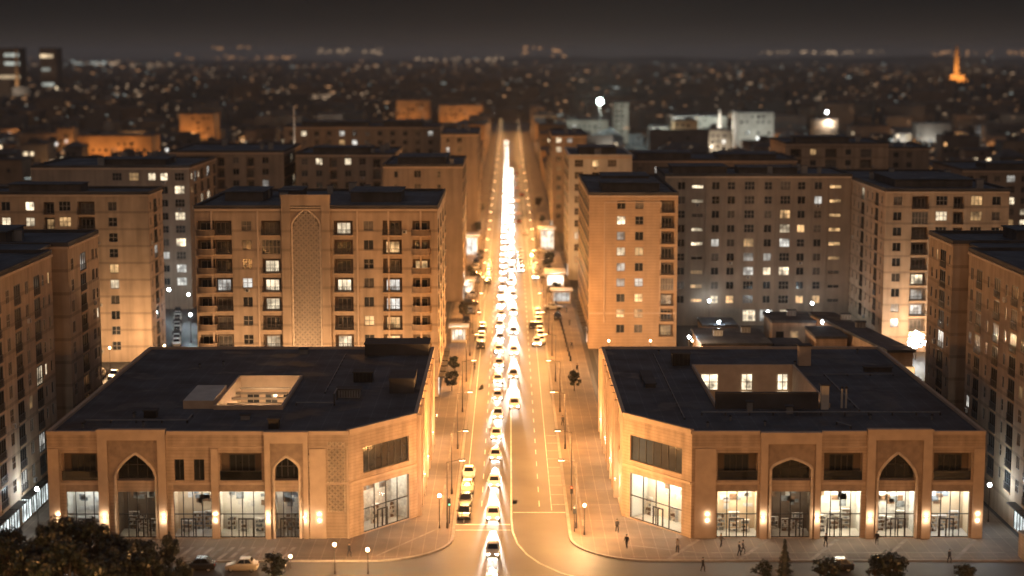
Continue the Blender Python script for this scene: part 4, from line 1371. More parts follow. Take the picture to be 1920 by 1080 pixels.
p = at(690, 1078); globe_lamp(p.x, p.y, 3.0, 'globe lamp post standing alone on the plaza before the angled left corner', 6000)
p = at(628, 1078); globe_lamp(p.x, p.y, 3.6, 'globe lamp post in front of the carved panel', 4500)
p = at(545, 1068); globe_lamp(p.x, p.y, 1.6, 'low globe lamp beside the round shrub', 120)
globe_lamp(9.4, 208, 3.9, 'globe lamp post on the corner below the angled shop corner', 7000)
globe_lamp(-8.9, 211, 4.4, 'globe lamp post next to the traffic signal by the parked cars', 300, (.9, .95, 1), .2, 'lensw')
globe_lamp(-66, 322, 4.5, 'warm lamp post at the foot of the tall tan block', 6500, WARM2)
globe_lamp(-76, 320, 4.5, 'warm lamp post by the parked cars of the tall tan block', 6500, WARM2)
for i, x in enumerate((-50, -35.4, -20)):
    globe_lamp(x, 285.5, 5.0, ('warm lamp post behind the roof at the alley end of the arch panel block', 'warm lamp post in the lane below the arch panel', 'warm lamp post in the lane near the avenue corner')[i], (5500, 8500, 5500)[i], WARM2)
for i, x in enumerate((19, 27, 35)):
    globe_lamp(x, 322, 5.5, ('warm lamp post before the plain end block, on the avenue side', 'warm lamp post before the two columns of paired windows', 'warm lamp post at the courtyard corner of the plain end block')[i], 5500, WARM2)
globe_lamp(80, 333, 4.5, 'warm lamp post at the foot of the corner wing', 6500, WARM2)
globe_lamp(92, 333, 4.5, 'warm lamp post beside the glittering tree', 5500, WARM2)
COLD = (.80, .95, 1.0)
for i, (x, y, e) in enumerate(((-72.5, 382, 2000), (-78.5, 390, 1100), (-66.5, 352, 2200), (44, 372, 200), (66, 368, 300), (63.5, 342, 700))):
    globe_lamp(x, y, 6, ('white lamp post over the cars in the alley', 'white lamp post at the end of the alley', 'white lamp post at the alley mouth by the arch panel block', 'white lamp post left of the courtyard entrance',
                         'white lamp post at the inner corner of the courtyard', 'white lamp post between the pavilion and the long askew roof')[i], e, COLD, .3, 'lensw')
globe_lamp(-60.2, 212, 5, 'white lamp post in the passage between near block and arcade', 800, COLD, .25, 'lensw')
globe_lamp(61.8, 214, 5, 'white lamp post in the passage on the white shop side', 900, COLD, .25, 'lensw')


# ------------------------------------------------------------------ vehicles
def loft(b, st, m=0):
    rings = []
    for y, w, zl, zs in st:
        base = len(b.v)
        b.v += [(-w * .9, y, zl), (-w, y, zl + .18), (-w, y, zs - .14), (-w * .9, y, zs), (w * .9, y, zs), (w, y, zs - .14), (w, y, zl + .18), (w * .9, y, zl)]
        rings.append(base)
    for r0, r1 in zip(rings, rings[1:]):
        for i in range(8):
            j = (i + 1) % 8
            b.f.append([r0 + i, r1 + i, r1 + j, r0 + j]); b.m.append(m)
    b.f.append([rings[0] + i for i in range(8)]); b.m.append(m)
    b.f.append([rings[-1] + 7 - i for i in range(8)]); b.m.append(m)


def car_shapes(b, bm, gm, wm, hm, tm, which):
    if 'body' in which:
        loft(b, [(-2.08, .60, .36, .58), (-1.98, .76, .24, .68), (-1.35, .85, .20, .82), (-.8, .87, .19, .90), (.9, .87, .19, .93), (1.55, .85, .21, .95), (1.95, .78, .25, .90), (2.06, .64, .40, .74)], bm)
        base = [(-.74, -.86, .885), (.74, -.86, .885), (.78, 1.62, .925), (-.78, 1.62, .925)]
        top = [(-.58, -.18, 1.44), (.58, -.18, 1.44), (.58, 1.02, 1.45), (-.58, 1.02, 1.45)]
        for i in range(4):
            j = (i + 1) % 4
            b.poly([base[i], base[j], top[j], top[i]], bm)
        b.poly(top, bm)
        for s in (-1, 1):
            b.box(s * .93 - .07, s * .93 + .07, -.72, -.6, .92, 1.02, bm)
    if 'window' in which:
        e = .014
        b.poly([(-.66, -.80 - e, .945), (.66, -.80 - e, .945), (.54, -.24 - e, 1.40), (-.54, -.24 - e, 1.40)], gm)
        b.poly([(.68, 1.52 + e, .985), (-.68, 1.52 + e, .985), (-.54, 1.09 + e, 1.40), (.54, 1.09 + e, 1.40)], gm)
        for s in (-1, 1):
            for y0, y1, t0, t1 in ((-.62, .36, -.12, .38), (.44, 1.38, .46, .94)):
                b.poly([(s * (.735 + e), y0, .955), (s * (.75 + e), y1, .955), (s * (.60 + e), t1, 1.38), (s * (.60 + e), t0, 1.38)], gm)


def wheel(b, x, y, m=0, rim=1):
    b.tube((x - .1, y, .31), (x + .1, y, .31), .31, n=14, m=m)


_cm = {}


def make_car(paint, lights, label, group, cat='car', name='car'):
    t = thing(name, label, cat, (0, 0, 0), group)
    if paint not in _cm:
        b = MB(); car_shapes(b, 0, 0, 0, 0, 0, ('body',))
        _cm[paint] = b.mesh('car_body', [M[paint]], smooth=False)
    if 'win' not in _cm:
        b = MB(); car_shapes(b, 0, 0, 0, 0, 0, ('window',)); _cm['win'] = b.mesh('car_window', [M['carglass']])
        b = MB(); wheel(b, .1, 0); _cm['wheel'] = b.mesh('car_wheel', [M['tyre']])
        b = MB(); b.tube((.2005, 0, .31), (.212, 0, .31), .2, .17, 10); _cm['rim'] = b.mesh('car_rim', [M['silver']])
        for k, m in (('head', 'head'), ('headoff', 'headoff'), ('tail', 'tail'), ('tailoff', 'tailoff')):
            b = MB(); b.prism([(-.17, .02), (-.16, -.05), (-.05, -.08), (.1, -.08), (.17, -.03), (.17, .02)], -.07, .07)
            _cm[k] = b.mesh('car_' + k, [M[m]])
    link('body', _cm[paint], t); link('window', _cm['win'], t)
    for x in (-.62, .62):
        for y in (-1.32, 1.3):
            wh = link('wheel', _cm['wheel'], t, (x, y, 0), math.pi if x < 0 else 0.0)
            link('rim', _cm['rim'], wh, (x, y, 0))
    for x in (-.52, .52):
        link('headlight', _cm['head' if lights else 'headoff'], t, (x, -1.99, .60))
        link('taillight', _cm['tail' if lights else 'tailoff'], t, (x, 1.99, .76), math.pi)
    return t


def far_car(paint, lights, label, group):
    k = ('far', paint, lights)
    if k not in _cm:
        b = MB()
        car_shapes(b, 0, 1, 2, 3, 4, ('body', 'window'))
        for x in (-.80, .80):
            for y in (-1.32, 1.3):
                b.tube((x - .1, y, .31), (x + .1, y, .31), .31, n=8, m=2)
        for x in (-.52, .52):
            b.box(x - .17, x + .17, -2.07, -1.9, .52, .68, 3)
            b.box(x - .17, x + .17, 1.9, 2.07, .69, .82, 4)
        _cm[k] = b.mesh('far_car', [M[paint], M['carglass'], M['tyre'], M['head' if lights else 'headoff'], M['tail' if lights else 'tailoff']])
    return tag(link('car', _cm[k], None), label, 'car', group)


protos = {}
FAST = 'headlamps burning in the dense stream of white traffic down the avenue'


def stream_car(x, y, paint, sp):
    near = y < 300
    lab = {'white': 'white car with ', 'silver': 'silver car with '}[paint] + FAST
    if near:
        k = (paint, 's')
        if k not in protos:
            protos[k] = make_car(paint, True, lab, 'cars in the bright traffic stream')
            protos[k, 'm'] = kidmap()
            o = protos[k]
        else:
            o = copy_tree(protos[k], protos[k, 'm'])
    else:
        k = (paint, 'f')
        if k not in protos:
            protos[k] = far_car(paint, True, lab, 'cars in the bright traffic stream')
            o = protos[k]
        else:
            o = copy_tree(protos[k], {})
    o.location = (x, y, .001)
    o.rotation_euler[2] = rnd.uniform(-.012, .012)
    o.scale = (rnd.uniform(.96, 1.04), rnd.uniform(.92, 1.12), rnd.uniform(.95, 1.18))
    return o


spot_data = None
SPOT_E = 48000


def beam(o):
    global spot_data
    if spot_data is None:
        spot_data = bpy.data.lights.new('headlamp_beam', 'SPOT')
        spot_data.energy = SPOT_E; spot_data.color = (1, .90, .76); spot_data.spot_size = R(12); spot_data.spot_blend = .6; spot_data.shadow_soft_size = .25
    l = bpy.data.objects.new('headlamp_beam', spot_data)
    COL.objects.link(l)
    l.parent = o
    l.location = (0, -2.15, .66)
    l.rotation_euler = Vector((0, -1, -.062)).to_track_quat('-Z', 'Y').to_euler()


y = 186.0
i = 0
while y < 1180:
    o = stream_car(-2.0 + rnd.uniform(-.15, .15) + (.3 if y > 420 else 0), y, 'silver' if rnd.random() < .12 else 'white', 0)
    beam(o)
    y += rnd.uniform(13.5, 17)
    i += 1
y = 286.0
while y < 900:
    if rnd.random() < .93:
        o = stream_car(.15 - 1.2 + 1.9 + rnd.uniform(-.15, .15) - (.2 if y > 420 else 0), y, 'silver' if rnd.random() < .2 else 'white', 0)
        if y > 300:
            beam(o)
    y += rnd.uniform(20, 30)

# parked and single cars: (x, y, turn, paint, lights, label, group)
CARS = [
    (-5.9, 216.8, 0, 'black', False, 'black car parked at the kerb, first behind the stop line', None),
    (-5.8, 230.0, 0, 'beige', False, 'beige car parked at the kerb, second behind the black one', None),
    (-5.8, 238.3, 0, 'white', False, 'pale car parked at the kerb, last before the gap in the near row', None),
    (-5.9, 223.2, 0, 'black', False, 'dark car parked between the black and the beige car', None),
    (-36.4, 193.7, -math.pi / 2, 'black', False, 'black car parked before the zebra striped paving by the dark trees', None),
    (-31.3, 193.6, -math.pi / 2, 'beige', False, 'cream car parked before the wide shop, next to the black car', None),
    (5.2, 371, 0, 'black', False, 'dark car driving alone in the emptier lanes', None),
    (7.0 - 1.3, 349, 0, 'white', True, 'white car with headlamps on behind the lone dark car', None),
    (38.3, 193.5, -math.pi / 2, 'black', False, 'dark car half hidden by the bushes before the white shops', None),
]
for k in range(5):
    CARS.append((-5.9, 346 + 6.1 * k, 0, ('black', 'white', 'silver', 'black', 'silver')[k], False, ('black', 'white', 'silver', 'black', 'silver')[k] + ' car in the kerb row of five opposite the plain end block', 'kerb row of five cars'))
for k in range(7):
    CARS.append((6.6, 352 + 6.3 * k, 0, ('white', 'white', 'silver', 'black', 'white', 'silver', 'white')[k], False, ('white', 'white', 'silver', 'black', 'white', 'silver', 'white')[k] + ' car parked in the kerb bay row before the plain end block', 'kerb bay row before the plain end block'))
for k in range(8):
    CARS.append((-5.7, 445 + 6.3 * k, 0, ('black', 'silver', 'white')[k % 3], False, ('black', 'silver', 'white')[k % 3] + ' car in the kerb row by the lit kiosk and brown avenue block', 'kerb row by the kiosk'))
for k in range(9):
    CARS.append((7.0, 455 + 6.2 * k, 0, ('white', 'black', 'silver')[k % 3], k % 4 == 0, ('white', 'black', 'silver')[k % 3] + ' car in the kerb row beside the pale cold block', 'kerb row by the pale cold block'))
for k in range(6):
    CARS.append((3.2, 470 + 9.0 * k, 0, ('silver', 'white')[k % 2], True, ('silver', 'white')[k % 2] + ' car with lamps on in the middle lanes beside the pale cold block', 'middle lane cars'))
for k in range(9):
    CARS.append((-69.0 - 1.0 * k, 349 + 5.4 * k, 0.19, ('white', 'silver', 'black')[k % 3], False, ('white', 'silver', 'black')[k % 3] + ' car parked in the alley under the white lamps', 'cars parked in the alley'))
for k in range(11):
    CARS.append((-9.6 + .5 * (k % 2), 378 + 13.5 * k, (0, .1, 1.57, 0)[k % 4], ('black', 'blue', 'black', 'silver')[k % 4], False, ('black', 'dark blue', 'black', 'silver')[k % 4] + ' car on the side lane before the brown avenue blocks', 'side lane cars before the brown avenue blocks'))
    CARS.append((11.0 - .6 * (k % 2), 384 + 14.5 * k, (0, 1.57, .1, 0)[k % 4], ('black', 'silver', 'blue', 'black')[k % 4], False, ('black', 'silver', 'dark blue', 'black')[k % 4] + ' car on the side lane among the white kiosks', 'side lane cars among the white kiosks'))
for k in range(5):
    CARS.append((-79 + 2.6 * k, 313.5, .1, ('white', 'beige', 'silver', 'white', 'black')[k], False, ('white', 'beige', 'silver', 'white', 'black')[k] + ' car in the orange lit row below the tall tan block', 'row below the tall tan block'))
for k in range(9):
    CARS.append((rnd.choice((3.4, 5.4)), 560 + 42 * k + rnd.uniform(-8, 8), math.pi, ('white', 'black', 'silver')[k % 3], True, ('white', 'black', 'silver')[k % 3] + ' car driving away with red tail lamps far down the avenue', 'cars driving away'))
for (x, y, a, paint, on, lab, grp) in CARS:
    o = make_car(paint, on, lab, grp) if y < 300 else far_car(paint, on, lab, grp)
    o.location = (x, y, .131 if 7.3 < abs(x) < 14 and y > 197 else .001)
    o.rotation_euler[2] = a
    o.scale = (1, rnd.uniform(.92, 1.1), rnd.uniform(.96, 1.15))


# ------------------------------------------------------------------ signals, bollards, kiosks
def signal(x, y, rz, label, lit):
    t = thing('traffic_signal', label, 'traffic light', (x, y, 0))
    t.rotation_euler[2] = rz
    b = MB(); b.tube((x, y, .12), (x, y, 3.6), .07, .06, 8); b.build('pole', M['pole'], t)
    b = MB(); b.box(x - .17, x + .17, y - .26, y - .07, 2.5, 3.5); hs = b.build('housing', M['dark_metal'], t)
    for k, (z, m) in enumerate(((3.3, 'redlens'), (3.0, 'offlens'), (2.7, 'greenlens'))):
        b = MB(); b.tube((x, y - .29, z), (x, y - .261, z), .1, n=10)
        b.build('lens', M[m if lit == k else 'offlens'], hs)


signal(-7.7, 213.2, 0, 'traffic signal post at the stop line beside the parked cars', 2)
signal(8.2, 209.5, 0, 'traffic signal post on the rounded corner below the angled shop', 0)
signal(8.2, 219.5, 0, 'traffic signal post at the stop line of the emptier lanes', 0)

t0 = thing('bollard', 'dark round topped bollard in the row on the pavement before the plain end block', 'bollard', (12, 330, .13), 'bollards before the plain end block')
b = MB(); b.tube((12, 330, .13), (12, 330, 1.1), .2, .17, 8); b.build('post', M['dark_metal'], t0)
b = MB(); b.tube((12, 330, 1.1), (12, 330, 1.22), .24, .1, 8); b.build('cap', M['pole'], t0)
km = kidmap()
for k in range(1, 15):
    o = copy_tree(t0, km); o.location = (12 - .06 * k, 330 + 5.4 * k, .13)


def kiosk(x0, x1, y0, y1, h, label, lit='shopfront_lit', e=450):
    t = thing('kiosk', label, 'kiosk', ((x0 + x1) / 2, (y0 + y1) / 2, .13))
    b = MB(); b.box(x0, x1, y0, y1, .13, h, 0, 't'); b.build('wall', M['canopy'], t)
    b = MB(); b.box(x0 - .5, x1 + .5, y0 - 1.0, y1 + .4, h + .002, h + .28); b.build('roof', M['canopy'], t)
    b = MB(); b.box(x0 + .3, x1 - .3, y0 - .05, y0 - .004, .7, h - .4); lw = b.build('lit_window', M[lit], t)
    b = MB()
    for k in range(3):
        x = x0 + .3 + (x1 - x0 - .6) * (k + .5) / 3
        b.box(x - .05, x + .05, y0 - .08, y0 - .051, .7, h - .4)
    b.build('window_bar', M['frame_dark'], lw)
    point(t, ((x0 + x1) / 2, y0 - .8, h + 1.6), e, (1, .92, .8), .3)


kiosk(-12.2, -9.0, 352, 356, 3.2, 'white kiosk with a bright front at the corner of the arch panel block')
kiosk(-12.6, -8.9, 424, 431, 3.4, 'pale kiosk beside the brown avenue block')
kiosk(-13.2, -9.4, 505, 514, 6.0, 'cold lit two storey pavilion with dark roof beside the avenue', 'shopfront_cool', 900)
kiosk(9.6, 14.2, 437, 446, 3.6, 'white kiosk with a bright roof before the pale cold block', e=900)
kiosk(10.4, 14.8, 408, 412, 3.2, 'low white kiosk in the row by the bollards', 'shopfront_cool')
kiosk(9.5, 13.8, 520, 530, 6.5, 'white lit pavilion farther along beside the pale cold block', 'shopfront_lit', 900)

# pavilions in the courtyard
def pavilion(x0, x1, y0, y1, h, label, skew=0.0, wall='brick'):
    t = thing('pavilion', label, 'pavilion', ((x0 + x1) / 2, (y0 + y1) / 2, 0))
    pts = [(x0, y0), (x1, y0), (x1 + skew, y1), (x0 + skew, y1)]
    b = MB(); b.prism(pts, 0, h); b.build('wall', M[wall], t)
    cx, cy = sum(p[0] for p in pts) / 4, sum(p[1] for p in pts) / 4
    b = MB(); b.prism([(cx + (x - cx) * 1.05, cy + (y - cy) * 1.05) for x, y in pts], h + .002, h + .5); b.build('roof', M['roof'], t)
    for k in range(3):
        b = MB(); x = x0 + (x1 - x0) * (k + .25) / 3
        b.box(x, x + 1.6, y0 - .06, y0 - .003, 1.2, min(h - .8, 3.4)); b.build('window', M[rnd.choice(('litw', 'glass', 'lit'))], t)
    return t


pavilion(37, 50, 322, 340, 4.6, 'low tan pavilion behind the roof well, nearest the plain end block')
pavilion(59, 65, 324, 336, 5.6, 'small tan pavilion between the two dark roofed courtyard buildings')
pavilion(68.5, 73.5, 306, 350, 6.2, 'long dark roofed building lying askew in the courtyard', skew=-6)
pavilion(54, 63, 346, 358, 5.2, 'dark flat roofed pavilion before the courtyard entrance')
pavilion(40, 47, 348, 358, 4.0, 'lowest small shed near the left end of the courtyard')
pavilion(51.5, 57, 326, 334, 3.6, 'small dark shed beside the small tan pavilion')
for k, (x, y, h, lab) in enumerate(((40, 330, 4.6, 'dark unit on the roof of the low tan pavilion'), (46, 334, 4.6, 'second dark unit on the roof of the low tan pavilion'), (58, 352, 5.2, 'unit on the dark flat roofed pavilion'), (68, 330, 6.2, 'unit on the long askew roof'), (67, 340, 6.2, 'second unit on the long askew roof'))):
    roof_box('air_handler', lab, 'air conditioner', x, x + 1.8, y, y + 1.4, h + .505, 1.1, 'plant_metal', fins=3)
for k, (px, py, e, lab) in enumerate(((1292, 632, 1000, 'white lamp post at the corner of the plain end block'), (1348, 604, 500, 'white lamp post by the lowest small shed'), (1440, 585, 900, 'white lamp post before the middle lit entrance door'), (1476, 606, 900, 'white lamp post beside the dark flat roofed pavilion'), (1545, 592, 500, 'white lamp post behind the long askew roof'))):
    p = at(px, py, None, 5.0)
    globe_lamp(p.x, p.y, 5.0, lab, e, COLD, .3, 'lensw')

# ------------------------------------------------------------------ trees and shrubs
def tree_meshes(h, r, n, seed, conifer=False, leaf=.26, trunk_h=None):
    q = random.Random(seed)
    th = trunk_h if trunk_h is not None else h * .34
    tb = MB()
    tb.tube((0, 0, 0), (q.uniform(-.1, .1), 0, th), .022 * h + .04, .015 * h + .03, 8)
    tb.tube((0, 0, th - .02), (.1, .05, h * (.93 if conifer else .8)), .015 * h + .03, .02, 6)
    lobes = []
    if not conifer:
        for k in range(24):
            a = q.uniform(0, 6.28); z = q.uniform(th * .95, h * .93)
            f = math.sin(math.pi * min(1, max(.12, (z - th * .7) / (h - th * .7)))) ** .7
            d = r * .92 * f * q.uniform(.35, 1)
            c = Vector((math.cos(a) * d, math.sin(a) * d, z))
            lobes.append((c, r * q.uniform(.16, .36)))
            tb.tube((0, 0, th * q.uniform(.75, 1.2)), c, .05, .015, 5)
        lobes.append((Vector((0, 0, h * .86)), r * .28))
    lb = MB()
    for i in range(n):
        if conifer:
            z = q.uniform(.06, 1) ** 1.0
            rr_ = r * (1 - z) * (0.75 + .35 * math.sin(z * 40)) * math.sqrt(q.uniform(.25, 1)) + .04
            a = q.uniform(0, 6.28)
            c = Vector((math.cos(a) * rr_, math.sin(a) * rr_, .25 + z * (h - .25)))
            nrm = Vector((math.cos(a), math.sin(a), q.uniform(.1, 1)))
        else:
            c0, r0 = lobes[q.randrange(len(lobes))]
            d = Vector((q.gauss(0, 1), q.gauss(0, 1), q.gauss(0, .8))).normalized()
            c = c0 + d * r0 * (q.uniform(.35, 1.05))
            nrm = d + Vector((q.gauss(0, .6), q.gauss(0, .6), q.gauss(.3, .6)))
        nrm.normalize()
        a = nrm.orthogonal().normalized(); bb = nrm.cross(a)
        t = q.uniform(0, 6.28)
        a, bb = a * math.cos(t) + bb * math.sin(t), bb * math.cos(t) - a * math.sin(t)
        s = leaf * q.uniform(.55, 1.25)
        lb.poly([c - a * s, c - bb * s * .55, c + a * s, c + bb * s * .55], 0 if q.random() < .72 else 1)
    return tb.mesh('trunk', [M['bark']]), lb.mesh('crown', [M['leaf'], M['leaf2']])


TM = [tree_meshes(8.6, 3.2, 5200, 1), tree_meshes(8.0, 3.0, 5000, 2), tree_meshes(9.2, 3.3, 5200, 3)]
for k, (px, py, Y, m, lab) in enumerate((
        (22, 1000, 180, 0, 'dark broadleaf tree in the bottom corner under the near tan block'),
        (98, 972, 182, 2, 'tallest dark tree, in front of the first lit shop bay'),
        (168, 968, 184, 1, 'dark tree with lit leaf edges before the first gallery bay'),
        (236, 1012, 181, 0, 'dark tree covering the foot of the tall arch'),
        (318, 1000, 186, 2, 'slim dark tree beside the black parked car'),
        (62, 1040, 174, 1, 'low dark tree crown in front of the corner trees'),
        (180, 1042, 174, 0, 'low dark tree crown in front of the gallery bay trees'),
        (282, 1034, 179, 1, 'low dark tree crown below the slim tree'),
        (130, 1010, 177, 2, 'dark tree crown wedged between the two tallest corner trees'),
        (5, 985, 184, 1, 'dark tree half out of the frame under the near tan block'),
        (205, 1000, 186, 2, 'dark tree just right of the first gallery bay tree'),
        (262, 1008, 185, 0, 'dark tree hiding the glass under the tall arch'),
        (215, 1030, 178, 2, 'dark crown in the gap below the tall arch tree'),
        (345, 1058, 179, 0, 'low dark crown at the end of the tree group, by the black car'))):
    p = at(px, py, Y)
    t = thing('broadleaf_tree', lab, 'tree', (p.x, Y, 0), 'dark trees along the boulevard')
    s = p.z / (8.6, 8.0, 9.2)[m]
    t.rotation_euler[2] = k * 1.3
    w = (.62 if k == 4 else 1.0)
    t.scale = (s * w, s * w, s)
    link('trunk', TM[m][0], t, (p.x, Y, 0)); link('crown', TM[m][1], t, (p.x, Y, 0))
SM = [tree_meshes(2.3, 1.5, 1500, 11, leaf=.16, trunk_h=.4), tree_meshes(4.4, 1.15, 2200, 12, True, leaf=.17), tree_meshes(2.6, 1.9, 1800, 13, leaf=.17, trunk_h=.4)]
for k, (px, py, Y, m, lab, nm, hh) in enumerate((
        (512, 1040, 190.5, 0, 'round shrub beside the cream parked car', 'shrub', 2.3),
        (1472, 1012, 190, 1, 'pointed dark conifer before the dim arched shop', 'conifer', 4.4),
        (1432, 1052, 190.5, 0, 'low shrub at the foot of the pointed conifer', 'shrub', 2.3),
        (1555, 1046, 189.5, 2, 'spreading bush by the half hidden dark car', 'shrub', 2.6),
        (1672, 1036, 189.5, 2, 'big dark bush before the pointed arch shop', 'shrub', 2.6),
        (1812, 1058, 189.5, 2, 'dark bush cut by the picture foot before the last white shop', 'shrub', 2.6),
        (1640, 1050, 190.5, 0, 'small bush left of the big dark bush', 'shrub', 2.3))):
    p = at(px, py, Y)
    t = thing(nm, lab, 'conifer' if m == 1 else 'shrub', (p.x, Y, 0), 'shrubs before the white shops' if px > 1400 and m != 1 else None)
    s = p.z / hh
    t.scale = (s * (1.15 if m == 2 else 1), s, s); t.rotation_euler[2] = k * 2.1 if m != 2 else 0
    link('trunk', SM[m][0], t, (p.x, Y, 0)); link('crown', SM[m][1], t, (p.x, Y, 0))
# trees farther in
for k, (x, y, s, lab) in enumerate(((85, 334, .75, 'round dark tree at the lit foot of the corner wing'), (-60, 430, 1.1, 'dark tree at the end of the white lit alley'), (-57.5, 412, .9, 'second dark tree in the white lit alley'),
                                    (-10.3, 300, .45, 'small street tree on the pavement below the arch panel block'), (-10.3, 318, .42, 'small street tree farther along the arch panel block'), (11.6, 300, .42, 'small street tree on the pavement past the white shop block'))):
    t = thing('broadleaf_tree', lab, 'tree', (x, y, .1)); t.scale = (s, s, s); t.rotation_euler[2] = k
    link('trunk', TM[k % 3][0], t, (x, y, .1)); link('crown', TM[k % 3][1], t, (x, y, .1))
# glittering tree: strings of white lamps
p = at(1716, 690, 332)
t = thing('light_string_tree', 'small tree wrapped in glittering white lamp strings by the corner wing', 'lit tree', (p.x, 332, 0))
b = MB(); b.tube((p.x, 332, 0), (p.x, 332, 4.2), .16, .06, 8); b.build('trunk', M['bark'], t)
b = MB(); q = random.Random(4)
for k in range(130):
    d = Vector((q.gauss(0, 1), q.gauss(0, 1), q.gauss(0, 1))).normalized() * q.uniform(.6, 1.9)
    c = Vector((p.x, 332, 4.0)) + d
    b.box(c.x - .07, c.x + .07, c.y - .07, c.y + .07, c.z - .07, c.z + .07)
b.build('lamp_string', M['lensw'], t)
link('crown', SM[0][1], t, (p.x, 332, 2.4))
point(t, (p.x, 331, 5.5), 3500, (1, .9, .75), .8)
for k, (px, lab) in enumerate(((1772, 'white glowing cone tree in the passage behind the white shop roof'), (1785, 'smaller glowing cone next to the white cone tree'))):
    pp = at(px, 757, 262)
    t = thing('lit_cone_tree', lab, 'lit tree', (pp.x, 262, 0))
    b = MB(); b.tube((pp.x, 262, 0), (pp.x, 262, pp.z), .12, .1, 6); b.build('pole', M['pole'], t)
    b = MB(); b.tube((pp.x, 262, pp.z), (pp.x, 262, pp.z + (1.9 if k == 0 else 1.3)), .42 - .1 * k, .03, 10); b.build('cone', M['lit'], t)


# ------------------------------------------------------------------ people
def person_mesh(seed, top, legs, stride=.18, arm=.25):
    v = [(0, 0, .95), (0, .01, 1.2), (0, .02, 1.42), (0, .01, 1.52), (0, -.02, 1.62), (0, -.02, 1.74),
         (.10, 0, .9), (.11, -stride, .5), (.11, -stride * .7, .09), (.11, -stride * .7 - .16, .04),
         (-.10, 0, .9), (-.11, stride * .6, .5), (-.11, stride * 1.3, .10), (-.11, stride * 1.3 - .14, .05),
         (.20, .02, 1.40), (.25, arm * .5, 1.13), (.25, arm * .2 - .06, .88), (.24, arm * .2 - .09, .79),
         (-.20, .02, 1.40), (-.25, -arm * .4, 1.13), (-.25, -arm - .08, .92), (-.24, -arm - .12, .84)]
    e = [(0, 1), (1, 2), (2, 3), (3, 4), (4, 5), (0, 6), (6, 7), (7, 8), (8, 9), (0, 10), (10, 11), (11, 12), (12, 13), (2, 14), (14, 15), (15, 16), (16, 17), (2, 18), (18, 19), (19, 20), (20, 21)]
    r = [.15, .14, .16, .055, .095, .075, .09, .065, .045, .04, .09, .065, .045, .04, .06, .045, .034, .035, .06, .045, .034, .035]
    me = bpy.data.meshes.new('body')
    me.from_pydata(v, e, [])
    o = bpy.data.objects.new('body_tmp', me)
    COL.objects.link(o)
    sk = o.modifiers.new('skin', 'SKIN')
    sub = o.modifiers.new('sub', 'SUBSURF'); sub.levels = 1; sub.render_levels = 1
    for i, sv in enumerate(me.skin_vertices[0].data):
        sv.radius = (r[i] * (1.25 if i in (0, 1, 2) else 1), r[i]); sv.use_root = (i == 0)
    dg = bpy.context.evaluated_depsgraph_get()
    out = bpy.data.meshes.new_from_object(o.evaluated_get(dg))
    bpy.data.objects.remove(o)
    out.materials.clear()
    for m in (M['skin'], M[top], M[legs]):
        out.materials.append(m)
    for p in out.polygons:
        z = p.center.z; x = abs(p.center.x)
        p.material_index = 0 if z > 1.47 or (x > .2 and z < .92 and z > .7) else (1 if z > .93 or (x > .19 and z > .9) else 2)
        p.use_smooth = True
    return out


PM = [person_mesh(1, 'cloth_dark', 'cloth_dark'), person_mesh(2, 'cloth_light', 'cloth_dark', .12, .15), person_mesh(3, 'cloth_mid', 'cloth_dark', .22, .3)]
hb = MB()
for i in range(5):
    a0, a1 = math.pi * i / 10, math.pi * (i + 1) / 10
    hb.tube((0, -.005, 1.66 + .12 * math.cos(a0)), (0, -.005, 1.66 + .12 * math.cos(a1) - 1e-4), max(.01, .108 * math.sin(a0)), .108 * math.sin(a1), 10, cap=False)
HAIR = hb.mesh('hair', [M['hair']], smooth=True)
for k, (px, py, m, rz, lab) in enumerate((
        (1780, 1056, 0, .6, 'person in dark clothes walking over the plaza before the last white shop'),
        (1386, 1044, 0, 1.5, 'person in dark clothes walking before the lit shop next to the angled corner'),
        (1393, 1041, 2, 1.4, 'person in a grey top walking just behind a dark dressed person'),
        (1175, 1030, 0, -.4, 'person in dark clothes standing at the kerb of the rounded shop corner'),
        (1270, 1038, 1, .2, 'person in a pale top before the angled shop corner'),
        (1352, 1028, 2, 2.2, 'person in a grey top close to the lit shop glass'),
        (1548, 1028, 0, .3, 'person in dark clothes at the door of the white shop between the arches'),
        (1644, 1024, 0, 3.0, 'person in dark clothes at the foot of the pointed arch portal'),
        (1318, 1072, 0, 1.0, 'person in dark clothes crossing below the angled shop corner'),
        (838, 692, 0, .2, 'person in dark clothes on the pavement beyond the left roof corner'),
        (1157, 1000, 2, .1, 'person in a grey top walking past the corner of the angled shop'),
        (655, 1046, 0, 1.2, 'person in dark clothes beside the globe lamp before the carved panel'),
        (1080, 718, 0, 0, 'person in dark clothes near the avenue wall of the white shop block'),
        (1055, 800, 2, .3, 'person in a grey top on the kerb of the emptier lanes'))):
    p = at(px, py)
    z = .13 if p.y > 197.2 else .0
    t = thing('person', lab, 'person', (p.x, p.y, z), rz=rz)
    link('body', PM[m], t, (p.x, p.y, z)); link('hair', HAIR, t, (p.x, p.y, z))

